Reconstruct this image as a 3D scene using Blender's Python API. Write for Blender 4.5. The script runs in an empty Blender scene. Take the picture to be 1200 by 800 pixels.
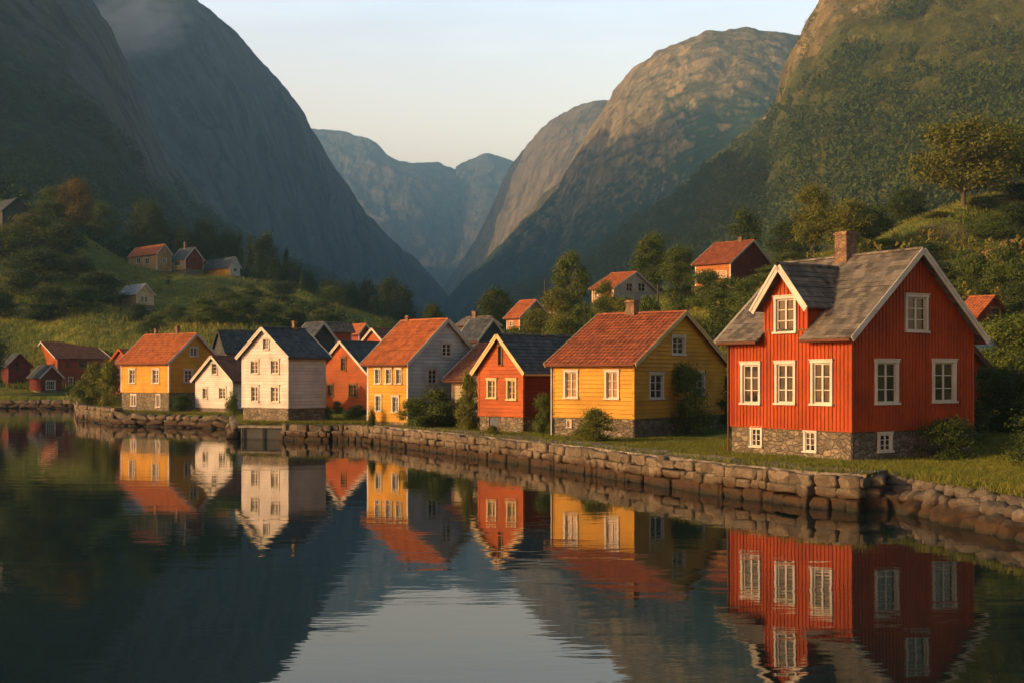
import bpy, bmesh, math, random
import numpy as np
from mathutils import Vector, Matrix

scene = bpy.context.scene
COL = scene.collection
R = math.radians
random.seed(7)
RNG = np.random.default_rng(11)

# ------------------------------------------------------------------ camera, sky, sun, exposure
CAM_H = 3.7
FOC = 1400.0                      # focal length in units of 1/1200 of the frame width
HOR = 440.0
cam_d = bpy.data.cameras.new('camera')
cam = bpy.data.objects.new('camera', cam_d)
COL.objects.link(cam)
cam.location = (0, 0, CAM_H)
cam.rotation_euler = (R(90), 0, 0)
cam_d.sensor_width = 36
cam_d.lens = 36 * FOC / 1200
cam_d.shift_y = 40 / 1200
cam_d.clip_start = 0.2
cam_d.clip_end = 30000
scene.camera = cam

SUN_AZ = math.atan2(-0.32, -0.95)     # direction towards the sun, measured from +X
SUN_EL = R(14.5)
sun_dir = Vector((math.cos(SUN_AZ) * math.cos(SUN_EL), math.sin(SUN_AZ) * math.cos(SUN_EL), math.sin(SUN_EL)))
sd = bpy.data.lights.new('sun', 'SUN')
sd.energy = 4.4
sd.angle = R(0.6)
sd.color = (1.0, 0.695, 0.32)
sun = bpy.data.objects.new('sun', sd)
COL.objects.link(sun)
sun.rotation_euler = sun_dir.to_track_quat('Z', 'Y').to_euler()

world = bpy.data.worlds.new('World')
scene.world = world
world.use_nodes = True
wn = world.node_tree
wn.nodes.clear()
sky = wn.nodes.new('ShaderNodeTexSky')
sky.sky_type = 'NISHITA'
sky.sun_disc = False
sky.sun_elevation = SUN_EL
sky.sun_rotation = math.atan2(sun_dir.x, sun_dir.y)
sky.altitude = 0
sky.air_density = 1.0
sky.dust_density = 2.5
sky.ozone_density = 1.0
bg = wn.nodes.new('ShaderNodeBackground')
bg.inputs['Strength'].default_value = 0.15
wo = wn.nodes.new('ShaderNodeOutputWorld')
# the evening sky: warm cream low down, pale blue-grey overhead
tc = wn.nodes.new('ShaderNodeTexCoord')
sp = wn.nodes.new('ShaderNodeSeparateXYZ')
wn.links.new(tc.outputs['Generated'], sp.inputs[0])
rmp = wn.nodes.new('ShaderNodeValToRGB')
rmp.color_ramp.elements[0].position = 0.04
rmp.color_ramp.elements[0].color = (8.1, 4.15, 2.45, 1)
rmp.color_ramp.elements[1].position = 0.60
rmp.color_ramp.elements[1].color = (0.60, 1.05, 1.45, 1)
e = rmp.color_ramp.elements.new(0.20); e.color = (7.9, 4.85, 3.2, 1)
e = rmp.color_ramp.elements.new(0.33); e.color = (5.2, 4.15, 3.75, 1)
wn.links.new(sp.outputs['Z'], rmp.inputs[0])
mul = wn.nodes.new('ShaderNodeMix'); mul.data_type = 'RGBA'; mul.blend_type = 'MULTIPLY'
mul.inputs[0].default_value = 1.0
wn.links.new(sky.outputs[0], mul.inputs[6])
wn.links.new(rmp.outputs[0], mul.inputs[7])
# faint high cloud streaks
mp = wn.nodes.new('ShaderNodeMapping'); mp.inputs['Scale'].default_value = (1.2, 1.2, 9)
wn.links.new(tc.outputs['Generated'], mp.inputs[0])
cn = wn.nodes.new('ShaderNodeTexNoise'); cn.inputs['Scale'].default_value = 2.2; cn.inputs['Detail'].default_value = 6
wn.links.new(mp.outputs[0], cn.inputs['Vector'])
cr = wn.nodes.new('ShaderNodeMapRange'); cr.inputs[1].default_value = 0.45; cr.inputs[2].default_value = 0.8
cr.inputs[3].default_value = 1.0; cr.inputs[4].default_value = 1.25
wn.links.new(cn.outputs[0], cr.inputs[0])
mul2 = wn.nodes.new('ShaderNodeVectorMath'); mul2.operation = 'SCALE'
wn.links.new(mul.outputs[2], mul2.inputs[0]); wn.links.new(cr.outputs[0], mul2.inputs['Scale'])
# brighter down the valley, sky dimmed behind the camera to cut ambient light
mr = wn.nodes.new('ShaderNodeMapRange'); mr.inputs[1].default_value = 0.1; mr.inputs[2].default_value = 0.85; mr.inputs[3].default_value = 0.30; mr.inputs[4].default_value = 1.0
wn.links.new(sp.outputs['Y'], mr.inputs[0])
mul3 = wn.nodes.new('ShaderNodeVectorMath'); mul3.operation = 'SCALE'
wn.links.new(mul2.outputs[0], mul3.inputs[0]); wn.links.new(mr.outputs[0], mul3.inputs['Scale'])
wn.links.new(mul3.outputs[0], bg.inputs[0])
wn.links.new(bg.outputs[0], wo.inputs[0])

scene.view_settings.view_transform = 'Standard'
scene.view_settings.look = 'None'
scene.view_settings.exposure = 0.2
scene.view_settings.gamma = 1
scene.view_settings.use_curve_mapping = False
scene.cycles.use_denoising = True
scene.cycles.max_bounces = 6
scene.cycles.diffuse_bounces = 2
scene.cycles.glossy_bounces = 3
scene.cycles.transmission_bounces = 2
scene.cycles.volume_bounces = 1
scene.cycles.volume_step_rate = 2
scene.cycles.volume_max_steps = 128
scene.cycles.use_fast_gi = False

# ------------------------------------------------------------------ helpers
def P(px, py, Y):
    """point at depth Y that the reference view sees at px, py"""
    return ((px - 600) / FOC * Y, Y, CAM_H + (HOR - py) / FOC * Y)

def tag(o, label=None, cat=None, group=None, kind=None):
    if label: o['label'] = label
    if cat: o['category'] = cat
    if group: o['group'] = group
    if kind: o['kind'] = kind
    return o

def np_mesh(name, verts, faces, mat=None, smooth=False, mats=None, midx=None):
    me = bpy.data.meshes.new(name)
    verts = np.asarray(verts, dtype=np.float32); faces = np.asarray(faces, dtype=np.int32)
    nf, k = faces.shape
    me.vertices.add(len(verts)); me.vertices.foreach_set('co', verts.ravel())
    me.loops.add(nf * k); me.loops.foreach_set('vertex_index', faces.ravel())
    me.polygons.add(nf)
    me.polygons.foreach_set('loop_start', np.arange(0, nf * k, k, dtype=np.int32))
    me.polygons.foreach_set('loop_total', np.full(nf, k, dtype=np.int32))
    if mats:
        for m in mats: me.materials.append(m)
        if midx is not None: me.polygons.foreach_set('material_index', np.asarray(midx, dtype=np.int32))
    elif mat: me.materials.append(mat)
    me.polygons.foreach_set('use_smooth', np.full(nf, smooth, dtype=bool))
    me.update(calc_edges=True)
    return me

def link(name, me, parent=None, loc=None):
    o = bpy.data.objects.new(name, me); COL.objects.link(o)
    if loc is not None: o.location = loc
    if parent is not None: o.parent = parent
    return o

def empty(name, loc, rz=0):
    o = bpy.data.objects.new(name, None); COL.objects.link(o)
    o.location = loc; o.rotation_euler = (0, 0, rz); o.empty_display_size = 0.3
    return o

# vectorised gradient noise
_perm = RNG.permutation(256).astype(np.int64); _perm = np.concatenate([_perm, _perm, _perm])
_grad = RNG.normal(size=(256, 3)); _grad /= np.linalg.norm(_grad, axis=1)[:, None]
def perlin(p):
    p = np.asarray(p, dtype=np.float64)
    i = np.floor(p).astype(np.int64); f = p - i; i &= 255
    u = f * f * f * (f * (f * 6 - 15) + 10)
    out = 0
    for dx in (0, 1):
        wx = u[..., 0] if dx else 1 - u[..., 0]
        for dy in (0, 1):
            wy = u[..., 1] if dy else 1 - u[..., 1]
            for dz in (0, 1):
                wz = u[..., 2] if dz else 1 - u[..., 2]
                h = _perm[_perm[_perm[(i[..., 0] + dx) & 255] + ((i[..., 1] + dy) & 255)] + ((i[..., 2] + dz) & 255)]
                g = _grad[h]
                out = out + wx * wy * wz * (g[..., 0] * (f[..., 0] - dx) + g[..., 1] * (f[..., 1] - dy) + g[..., 2] * (f[..., 2] - dz))
    return out * 1.5
def fbm(p, octv=5, gain=0.5, ridged=False):
    p = np.asarray(p, dtype=np.float64); a = 1.0; s = 0; t = 0
    for k in range(octv):
        n = perlin(p + 17.3 * k)
        if ridged: n = 1 - 2 * np.abs(n)
        s = s + a * n; t += a; a *= gain; p = p * 2.03
    return s / t

# ------------------------------------------------------------------ materials
def new_mat(name):
    m = bpy.data.materials.new(name); m.use_nodes = True
    nt = m.node_tree; b = nt.nodes['Principled BSDF']
    return m, nt, b
def N(nt, typ, **kw):
    n = nt.nodes.new(typ)
    for k, v in kw.items():
        if k.startswith('_'): setattr(n, k[1:], v)
        else: n.inputs[k.replace('__', ' ')].default_value = v
    return n
def coords(nt, kind='Object', scale=(1, 1, 1)):
    t = nt.nodes.new('ShaderNodeTexCoord'); m = nt.nodes.new('ShaderNodeMapping')
    m.inputs['Scale'].default_value = scale
    if kind == 'World':
        g = nt.nodes.new('ShaderNodeNewGeometry'); nt.links.new(g.outputs['Position'], m.inputs[0])
    else:
        nt.links.new(t.outputs[kind], m.inputs[0])
    return m.outputs[0]
def noise(nt, vec, scale, detail=5, rough=0.55, dist=0.0):
    n = nt.nodes.new('ShaderNodeTexNoise')
    n.inputs['Scale'].default_value = scale; n.inputs['Detail'].default_value = detail
    n.inputs['Roughness'].default_value = rough; n.inputs['Distortion'].default_value = dist
    nt.links.new(vec, n.inputs['Vector']); return n.outputs[0]
def ramp(nt, fac, stops):
    r = nt.nodes.new('ShaderNodeValToRGB'); el = r.color_ramp.elements
    while len(el) < len(stops): el.new(0.5)
    for e_, (p_, c_) in zip(el, stops):
        e_.position = p_; e_.color = (*c_, 1) if len(c_) == 3 else c_
    nt.links.new(fac, r.inputs[0]); return r.outputs[0]
def mixc(nt, fac, a, b, mode='MIX'):
    m = nt.nodes.new('ShaderNodeMix'); m.data_type = 'RGBA'; m.blend_type = mode
    for sock, v in ((m.inputs[0], fac), (m.inputs[6], a), (m.inputs[7], b)):
        if isinstance(v, (int, float)): sock.default_value = v
        elif isinstance(v, tuple): sock.default_value = (*v, 1)
        else: nt.links.new(v, sock)
    return m.outputs[2]
def maprange(nt, v, a, b, c=0.0, d=1.0):
    m = nt.nodes.new('ShaderNodeMapRange')
    m.inputs[1].default_value = a; m.inputs[2].default_value = b; m.inputs[3].default_value = c; m.inputs[4].default_value = d
    nt.links.new(v, m.inputs[0]); return m.outputs[0]
def math_n(nt, op, a, b=None):
    m = nt.nodes.new('ShaderNodeMath'); m.operation = op
    for s_, v in ((m.inputs[0], a), (m.inputs[1], b)):
        if v is None: continue
        if isinstance(v, (int, float)): s_.default_value = v
        else: nt.links.new(v, s_)
    return m.outputs[0]
def bump(nt, b, h, strength=0.5, dist=0.02, prev=None):
    n = nt.nodes.new('ShaderNodeBump'); n.inputs['Strength'].default_value = strength; n.inputs['Distance'].default_value = dist
    nt.links.new(h, n.inputs['Height'])
    if prev is not None: nt.links.new(prev, n.inputs['Normal'])
    if b is not None: nt.links.new(n.outputs[0], b.inputs['Normal'])
    return n.outputs[0]

def mountain_mat(name, rock, forest, forest_height, forest_soft, tree_scale=0.02, lichen=(0.10, 0.09, 0.035)):
    m, nt, b = new_mat(name)
    w = coords(nt, 'World'); wv = coords(nt, 'World', (1, 1, 0.16))
    n1 = noise(nt, wv, 0.03, 12, 0.68, 0.3); n2 = noise(nt, w, 0.05, 8, 0.65); n3 = noise(nt, w, 0.004, 5)
    rc = ramp(nt, n1, [(0.32, tuple(c * 0.35 for c in rock)), (0.5, rock), (0.72, tuple(min(1, c * 1.5) for c in rock))])
    rc = mixc(nt, maprange(nt, n2, 0.44, 0.72), rc, lichen)
    # joints and cracks in the rock faces, in broad patches only
    dn = nt.nodes.new('ShaderNodeTexNoise'); dn.inputs['Scale'].default_value = 0.012; dn.inputs['Detail'].default_value = 5; nt.links.new(w, dn.inputs['Vector'])
    sc_ = nt.nodes.new('ShaderNodeVectorMath'); sc_.operation = 'SCALE'; sc_.inputs['Scale'].default_value = 90.0; nt.links.new(dn.outputs['Color'], sc_.inputs[0])
    ad_ = nt.nodes.new('ShaderNodeVectorMath'); ad_.operation = 'ADD'; nt.links.new(coords(nt, 'World', (1, 1, .45)), ad_.inputs[0]); nt.links.new(sc_.outputs[0], ad_.inputs[1])
    ve = nt.nodes.new('ShaderNodeTexVoronoi'); ve.feature = 'DISTANCE_TO_EDGE'; ve.inputs['Scale'].default_value = 0.016; nt.links.new(ad_.outputs[0], ve.inputs['Vector'])
    crk = maprange(nt, ve.outputs[0], 0.0, 0.09); crk = math_n(nt, 'MAXIMUM', crk, maprange(nt, noise(nt, w, 0.008, 4), 0.56, 0.44))
    rc = mixc(nt, crk, tuple(c * .45 for c in rock), rc)
    fc = ramp(nt, n2, [(0.3, tuple(c * 0.45 for c in forest)), (0.55, forest), (0.75, tuple(c * 1.9 for c in forest))])
    g = nt.nodes.new('ShaderNodeNewGeometry'); s = nt.nodes.new('ShaderNodeSeparateXYZ'); nt.links.new(g.outputs['Position'], s.inputs[0])
    nz = nt.nodes.new('ShaderNodeSeparateXYZ'); nt.links.new(g.outputs['Normal'], nz.inputs[0])
    hgt = maprange(nt, s.outputs[2], forest_height + forest_soft, forest_height - forest_soft, -0.45, 0.55)
    slope = maprange(nt, nz.outputs[2], 0.25, 0.75, -0.25, 0.35)
    f = math_n(nt, 'ADD', math_n(nt, 'ADD', hgt, slope), math_n(nt, 'MULTIPLY', n3, 0.9))
    f = math_n(nt, 'ADD', f, math_n(nt, 'MULTIPLY', n2, 0.35))
    f = maprange(nt, math_n(nt, 'ADD', f, math_n(nt, 'MULTIPLY', math_n(nt, 'SUBTRACT', noise(nt, w, 0.35, 4, .7), .5), 0.5)), 0.42, 0.84)
    nt.links.new(mixc(nt, f, rc, fc), b.inputs['Base Color'])
    b.inputs['Roughness'].default_value = 0.92; b.inputs['Specular IOR Level'].default_value = 0.15
    b1 = bump(nt, None, n1, 1.0, 20.0, bump(nt, None, crk, 0.5, 6.0))
    vo = nt.nodes.new('ShaderNodeTexVoronoi'); vo.inputs['Scale'].default_value = 0.11; nt.links.new(w, vo.inputs['Vector'])
    hh = math_n(nt, 'ADD', n2, math_n(nt, 'MULTIPLY', vo.outputs[0], -0.08))
    bump(nt, b, hh, 0.8, 3.2, b1)
    return m

M = {}
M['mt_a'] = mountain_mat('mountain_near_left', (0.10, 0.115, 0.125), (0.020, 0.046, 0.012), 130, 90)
M['mt_b'] = mountain_mat('mountain_left', (0.10, 0.12, 0.135), (0.035, 0.055, 0.025), 130, 160)  # haze blue put into the rock colour
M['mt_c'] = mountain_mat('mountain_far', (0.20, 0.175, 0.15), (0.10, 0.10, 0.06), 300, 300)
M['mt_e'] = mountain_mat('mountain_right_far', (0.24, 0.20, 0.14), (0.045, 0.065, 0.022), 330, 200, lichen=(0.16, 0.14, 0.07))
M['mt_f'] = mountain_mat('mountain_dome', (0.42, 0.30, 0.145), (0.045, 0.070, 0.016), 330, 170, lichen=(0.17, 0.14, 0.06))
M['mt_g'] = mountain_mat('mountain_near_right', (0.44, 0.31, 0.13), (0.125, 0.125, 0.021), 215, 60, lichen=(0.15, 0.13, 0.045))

m, nt, b = new_mat('ground_grass'); M['grass'] = m
w = coords(nt, 'World'); n1 = noise(nt, w, 0.09, 6, 0.6, 0.3); n2 = noise(nt, w, 0.9, 6, 0.65); n3 = noise(nt, w, 9.0, 3, 0.6)
c1 = ramp(nt, n2, [(0.28, (0.045, 0.062, 0.012)), (0.50, (0.140, 0.160, 0.026)), (0.72, (0.27, 0.235, 0.050))])
c2 = ramp(nt, n1, [(0.42, (0.55, 0.62, 0.5)), (0.55, (1.0, 1.0, 1.0)), (0.66, (1.5, 1.25, 0.85))])
cc = mixc(nt, 1.0, c1, c2, 'MULTIPLY')
cc = mixc(nt, maprange(nt, noise(nt, w, 0.05, 5), 0.62, 0.68), cc, (0.13, 0.10, 0.06))
nt.links.new(cc, b.inputs['Base Color']); b.inputs['Roughness'].default_value = 0.95; b.inputs['Specular IOR Level'].default_value = 0.1
bb = bump(nt, None, n2, 1.0, 0.5); bump(nt, b, n3, 0.8, 0.05, bb)

m, nt, b = new_mat('fjord_water'); M['water'] = m
w = coords(nt, 'World', (0.28, 1.0, 1.0)); w2 = coords(nt, 'World', (1.0, 1.0, 1.0))
na = noise(nt, w, 1.1, 3, 0.5, 0.6); nb = noise(nt, w, 4.2, 3, 0.5, 0.3); nc = noise(nt, w2, 0.06, 3)
calm = maprange(nt, nc, 0.40, 0.62, 0.35, 1.0)
h = math_n(nt, 'ADD', math_n(nt, 'MULTIPLY', na, 1.0), math_n(nt, 'MULTIPLY', nb, 0.22))
h = math_n(nt, 'MULTIPLY', h, calm)
b.inputs['Base Color'].default_value = (0.004, 0.012, 0.011, 1)
b.inputs['Roughness'].default_value = 0.015; b.inputs['IOR'].default_value = 1.333
bump(nt, b, h, 1.0, 0.008)

# ------------------------------------------------------------------ water and ground
def shore_depth(px):
    xs = [-900, -450, 0, 91, 96, 140, 200, 279, 283, 337, 341, 388, 428, 432, 480, 560, 620, 750, 860, 960, 1017, 1021, 1050, 1100, 1200, 1400, 1800]
    ys = [150, 135, 137, 136, 99.6, 90.0, 87.5, 83.5, 70.0, 69.3, 69.2, 68.3, 68.0, 66.8, 61.5, 54.5, 50.3, 42.1, 37.0, 33.9, 33.0, 35.2, 34.0, 31.8, 28.2, 24, 20]
    return np.interp(px, xs, ys)

CTRL = [  # px, depth, z
 (1100, 34, .85), (1200, 31, .85), (1400, 30, .9), (1700, 25, 1.0), (1018, 35.5, .9),
 (998, 38.8, .9), (856, 43.5, .9), (1140, 42.2, 1.0), (1200, 45, 1.5), (1400, 45, 4),
 (743, 53, .9), (648, 55, .9), (850, 60, 1.2), (613, 58.5, .9), (494, 65, .9), (560, 66, .9), (430, 93, .9), (370, 85, .9), (338, 71, .9),
 (230, 87, .9), (142, 94, .9), (100, 101, 1.), (900, 38, .9), (700, 47, .9), (950, 36, .9), (600, 53, .9), (450, 70, .9), (300, 73, .9),
 (1150, 60, 3.5), (1170, 90, 8), (1170, 110, 13.5), (1180, 130, 20), (1128, 135, 23.2), (1200, 140, 25.5), (1300, 150, 32), (1600, 150, 50), (1400, 80, 14),
 (1128, 175, 22), (1030, 138, 19.8), (920, 135, 16.3), (920, 100, 9), (860, 117, 12.8), (800, 125, 12.3), (740, 127, 10.8), (700, 110, 6), (800, 90, 4.5),
 (690, 122, 8.5), (620, 127, 8.3), (560, 125, 5.6), (500, 120, 3.5), (450, 120, 2.8), (400, 125, 3.4), (1000, 75, 5),
 (400, 160, 8.5), (480, 230, 12.7), (450, 235, 14.2), (400, 235, 17.6), (340, 240, 20.8), (285, 245, 23.0), (215, 250, 24.6), (150, 252, 26.6), (90, 262, 34.5), (0, 260, 41),
 (-200, 260, 46), (158, 200, 13.8), (125, 200, 15.5), (300, 180, 12), (200, 140, 6.2), (100, 170, 9.8), (0, 155, 3.5), (50, 145, 1.75), (10, 142, 1.7), (100, 148, 2.2), (-200, 150, 8), (-700, 180, 10), (-500, 300, 45), (-1000, 250, 16), (-900, 400, 50),
 (250, 120, 2.6), (350, 130, 4.4), (180, 115, 1.6), (450, 320, 8), (0, 400, 42), (-400, 420, 60), (250, 400, 14), (530, 200, 7), (530, 400, 6), (700, 200, 8), (850, 250, 14), (1000, 300, 22), (1200, 300, 40), (1500, 300, 70),
 (0, 900, 60), (300, 900, 20), (600, 900, 6), (900, 900, 30), (1200, 900, 60), (-700, 900, 90), (1700, 900, 90)]
_c = np.array(CTRL, float)
def _uv(px, Y): return np.stack([np.asarray(px) / 260.0, np.log(np.asarray(Y)) * 2.6], -1)
_cu = _uv(_c[:, 0], _c[:, 1])
def _tps(r2): return 0.5 * r2 * np.log(r2 + 1e-9)
_K = _tps(((_cu[:, None] - _cu[None]) ** 2).sum(-1)) + np.eye(len(_c)) * 0.002
_Pm = np.c_[np.ones(len(_c)), _cu]
_A = np.block([[_K, _Pm], [_Pm.T, np.zeros((3, 3))]])
_w = np.linalg.solve(_A, np.r_[np.arcsinh(_c[:, 2]), 0, 0, 0])
def land(X, Y):
    X = np.asarray(X, float); Y = np.asarray(Y, float)
    px = X / Y * FOC + 600
    u = _uv(px, Y); sh = u.shape[:-1]; u = u.reshape(-1, 2)
    z = np.zeros(len(u))
    for i in range(0, len(u), 20000):
        q = u[i:i + 20000]
        z[i:i + 20000] = _tps(((q[:, None] - _cu[None]) ** 2).sum(-1)) @ _w[:-3] + np.c_[np.ones(len(q)), q] @ _w[-3:]
    z = np.sinh(np.clip(z, 0.5, 6)).reshape(sh)
    k = np.clip((z - 1.0) / 5, 0, 1)
    p = np.stack([X, Y, 0 * X], -1)
    z = z + k * (fbm(p / 14, 4) * 1.5 + fbm(p / 3.5 + 9, 3) * 0.35) + (1 - k) * 0.06 * fbm(p / 1.5, 3)
    return z
def land_full(X, Y):
    z = land(X, Y); px = X / Y * FOC + 600
    d = Y - shore_depth(px)
    t = np.clip((d - 0.15) / 0.35, 0, 1)
    z = np.where(z > 1.4, 1.4 + (z - 1.4) * np.clip(d / 6, 0, 1), z)
    return -2.0 * (1 - t) + (z - 0.0) * t
def land_z(x, y): return float(land_full(np.array([x]), np.array([y]))[0])

nc_, nr_ = 900, 620
aa = np.concatenate([np.linspace(-1.1, -0.5, 60)[:-1], np.linspace(-0.5, 0.5, nc_), np.linspace(0.5, 1.0, 50)[1:]])
yy = np.geomspace(17, 1500, nr_)
YY, AA = np.meshgrid(yy, aa, indexing='ij'); XX = AA * YY
# warp rows so that one follows the shore edge closely
ZZ = land_full(XX, YY)
V = np.stack([XX, YY, ZZ], -1).reshape(-1, 3)
def grid_faces(nr, ncol, flip=False):
    i = np.arange(nr - 1)[:, None] * ncol + np.arange(ncol - 1)[None]
    f = np.stack([i, i + 1, i + ncol + 1, i + ncol], -1).reshape(-1, 4)
    return f[:, ::-1] if flip else f
g = link('ground', np_mesh('ground', V, grid_faces(nr_, len(aa)), M['grass'], True)); tag(g, kind='structure')

xs = np.array([-2500, 2500.]); wv_ = [(-1800, -300, 0), (1800, -300, 0), (1800, 8200, 0), (-1800, 8200, 0)]
wt = link('water', np_mesh('water', wv_, [(0, 1, 2, 3)], M['water'])); tag(wt, kind='structure')
bed = link('fjord_bed', np_mesh('fjord_bed', [(x, y, -2.6) for x, y, z in wv_], [(0, 1, 2, 3)], M['grass'])); tag(bed, kind='structure')

# ------------------------------------------------------------------ mountains
MT = {}
def mountain(name, mat, ridge, foot, pw=1.6, rough=1.0, ncol=520, nrow=240, seed=0, gully=1.0):
    rg = np.array(ridge, float); ft = np.array(foot, float)
    x0, x1 = rg[0, 0], rg[-1, 0]
    px = np.linspace(x0, x1, ncol)
    # smooth interpolation of the ridge
    def interp(xq, xk, yk):
        y = np.interp(xq, xk, yk); k = max(3, ncol // 60) | 1
        ye = np.r_[np.full(k, y[0]), y, np.full(k, y[-1])]
        return np.convolve(ye, np.hanning(k + 2)[1:-1] / np.hanning(k + 2)[1:-1].sum(), 'same')[k:-k]
    rpy = interp(px, rg[:, 0], rg[:, 1]); rY = interp(px, rg[:, 0], rg[:, 2])
    fY = interp(px, ft[:, 0], ft[:, 1]); fpy = interp(px, ft[:, 0], ft[:, 2])
    fpy = np.maximum(fpy, rpy + 2)
    s = np.linspace(0, 1, nrow)[:, None]
    py = fpy + (rpy - fpy) * s
    Y = fY + (rY - fY) * (0.35 * s + 0.65 * s ** pw)
    X = (px - 600) / FOC * Y; Z = CAM_H + (HOR - py) / FOC * Y
    # far side
    nb_ = 40; t = np.linspace(0, 1, nb_ + 1)[1:, None]
    Yb = rY * (1 + 0.25 * t); Xb = (px - 600) / FOC * rY * (1 + 0.1 * t); Zr = CAM_H + (HOR - rpy) / FOC * rY
    Zb = Zr * (1 - t ** 1.5) - 5 * t
    X = np.r_[X, Xb]; Y = np.r_[Y, Yb]; Z = np.r_[Z, Zb]
    Pn = np.stack([X, Y, Z], -1)
    dc = np.gradient(Pn, axis=1); dr = np.gradient(Pn, axis=0)
    n = np.cross(dc, dr); n /= np.linalg.norm(n, axis=-1)[..., None] + 1e-9
    # n towards the viewer
    flip = np.where((n * (Pn - np.array([0, 0, CAM_H]))).sum(-1) > 0, -1.0, 1.0)[..., None]; n = n * flip
    L = float(rY.mean()) * 0.16
    o = seed * 31.7
    Q = Pn * np.array([1, 1, 0.26])
    big = fbm(Q / L + o, 5, 0.5, True) * 0.62 + fbm(Q / (L * .25) + o, 5, 0.55, True) * 0.25 + fbm(Pn * np.array([1, 1, .35]) / (L * .09) + o, 5, 0.6) * 0.22
    gl_ = fbm(Pn * np.array([1, 1, .13]) / (L * .42) + o + 50, 4, .55, True); big = big + gully * .55 * np.minimum(gl_, .35)
    edge = np.ones(len(Z)); edge = np.r_[np.clip(np.linspace(0, 1, nrow) / 0.08, 0, 1), np.ones(nb_)][:, None]
    top = np.r_[1 - 0.55 * np.clip((np.linspace(0, 1, nrow) - 0.85) / 0.15, 0, 1), np.full(nb_, 0.45)][:, None]
    Pn = Pn + n * (big * L * 0.16 * rough * edge * top)[..., None]
    me = np_mesh(name, Pn.reshape(-1, 3), grid_faces(nrow + nb_, ncol), mat, True)
    ob = link(name, me); tag(ob, kind='structure')
    MT[name + str(seed)] = (Pn[:nrow], n[:nrow])
    return ob

mountain('mountain', M['mt_a'],  # ridge left of the frame is unseen, raised to shade the right slope
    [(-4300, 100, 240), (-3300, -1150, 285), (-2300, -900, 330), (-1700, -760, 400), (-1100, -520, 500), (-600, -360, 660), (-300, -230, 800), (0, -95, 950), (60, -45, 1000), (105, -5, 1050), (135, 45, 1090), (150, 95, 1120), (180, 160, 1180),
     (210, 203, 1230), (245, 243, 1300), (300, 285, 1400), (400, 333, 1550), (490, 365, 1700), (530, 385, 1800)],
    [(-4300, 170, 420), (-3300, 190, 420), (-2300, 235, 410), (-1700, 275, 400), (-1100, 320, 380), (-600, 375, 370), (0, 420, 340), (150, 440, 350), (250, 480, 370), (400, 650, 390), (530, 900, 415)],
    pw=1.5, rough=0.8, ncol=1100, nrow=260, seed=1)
mountain('mountain', M['mt_b'],  # unseen left end added behind the near mountain to shade the dome
    [(-700, -300, 1250), (-300, -300, 1450), (0, -60, 1750), (110, -48, 1850), (200, -25, 1950), (228, 0, 2000), (265, 32, 2060), (300, 74, 2130), (340, 118, 2230), (370, 163, 2330), (385, 196, 2400), (420, 246, 2550), (455, 283, 2700),
     (490, 312, 2900), (508, 330, 3000), (528, 362, 3200), (545, 395, 3300)],
    [(-700, 750, 400), (-300, 820, 400), (0, 1150, 400), (225, 1450, 400), (370, 2000, 410), (545, 3000, 425)], pw=1.7, rough=0.75, seed=2)
mountain('mountain', M['mt_c'],
    [(250, 175, 6400), (365, 157, 6500), (400, 161, 6500), (440, 172, 6400), (458, 190, 6300), (480, 197, 6300), (505, 197, 6400), (530, 207, 6500), (548, 196, 6600), (570, 190, 6600), (592, 195, 6600), (604, 203, 6600), (700, 210, 6600), (800, 220, 6600)],
    [(250, 4400, 420), (500, 5200, 425), (800, 4400, 420)], pw=1.3, rough=0.9, nrow=160, seed=3)
mountain('mountain', M['mt_e'],
    [(500, 395, 4600), (520, 350, 4500), (545, 310, 4350), (565, 275, 4200), (590, 225, 4000), (602, 202, 3900), (625, 170, 3750), (650, 147, 3600), (675, 132, 3500), (700, 124, 3450), (720, 126, 3450), (760, 150, 3500), (850, 200, 3500)],
    [(500, 4000, 425), (600, 3200, 420), (700, 2700, 415), (850, 2500, 410)], pw=1.8, rough=0.7, nrow=180, seed=4)
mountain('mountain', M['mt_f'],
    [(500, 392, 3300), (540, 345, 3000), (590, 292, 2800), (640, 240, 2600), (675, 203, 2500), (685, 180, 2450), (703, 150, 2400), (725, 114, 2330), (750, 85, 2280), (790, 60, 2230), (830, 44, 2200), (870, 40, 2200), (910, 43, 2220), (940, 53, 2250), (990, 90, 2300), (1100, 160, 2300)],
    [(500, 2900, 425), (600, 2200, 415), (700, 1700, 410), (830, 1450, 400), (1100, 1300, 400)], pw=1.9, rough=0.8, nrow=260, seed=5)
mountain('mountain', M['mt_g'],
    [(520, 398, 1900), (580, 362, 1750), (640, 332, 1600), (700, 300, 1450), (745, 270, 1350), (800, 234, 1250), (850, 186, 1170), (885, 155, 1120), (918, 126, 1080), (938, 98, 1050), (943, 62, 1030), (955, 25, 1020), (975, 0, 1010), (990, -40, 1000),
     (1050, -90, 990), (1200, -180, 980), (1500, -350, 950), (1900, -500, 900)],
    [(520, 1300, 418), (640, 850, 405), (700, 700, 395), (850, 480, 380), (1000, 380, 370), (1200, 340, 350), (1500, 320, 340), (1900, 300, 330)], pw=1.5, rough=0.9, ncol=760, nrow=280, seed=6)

mountain('mountain', M['mt_b'],  # unseen massif added behind the left mountain to shade the far right slopes
    [(150, 330, 3300), (190, 60, 3400), (230, 30, 3500), (300, 84, 3800), (335, 125, 4100), (365, 174, 4500), (385, 216, 4900), (420, 270, 5200)],
    [(150, 2900, 425), (420, 4700, 425)], pw=1.4, rough=0.6, ncol=200, nrow=90, seed=7)

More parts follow.
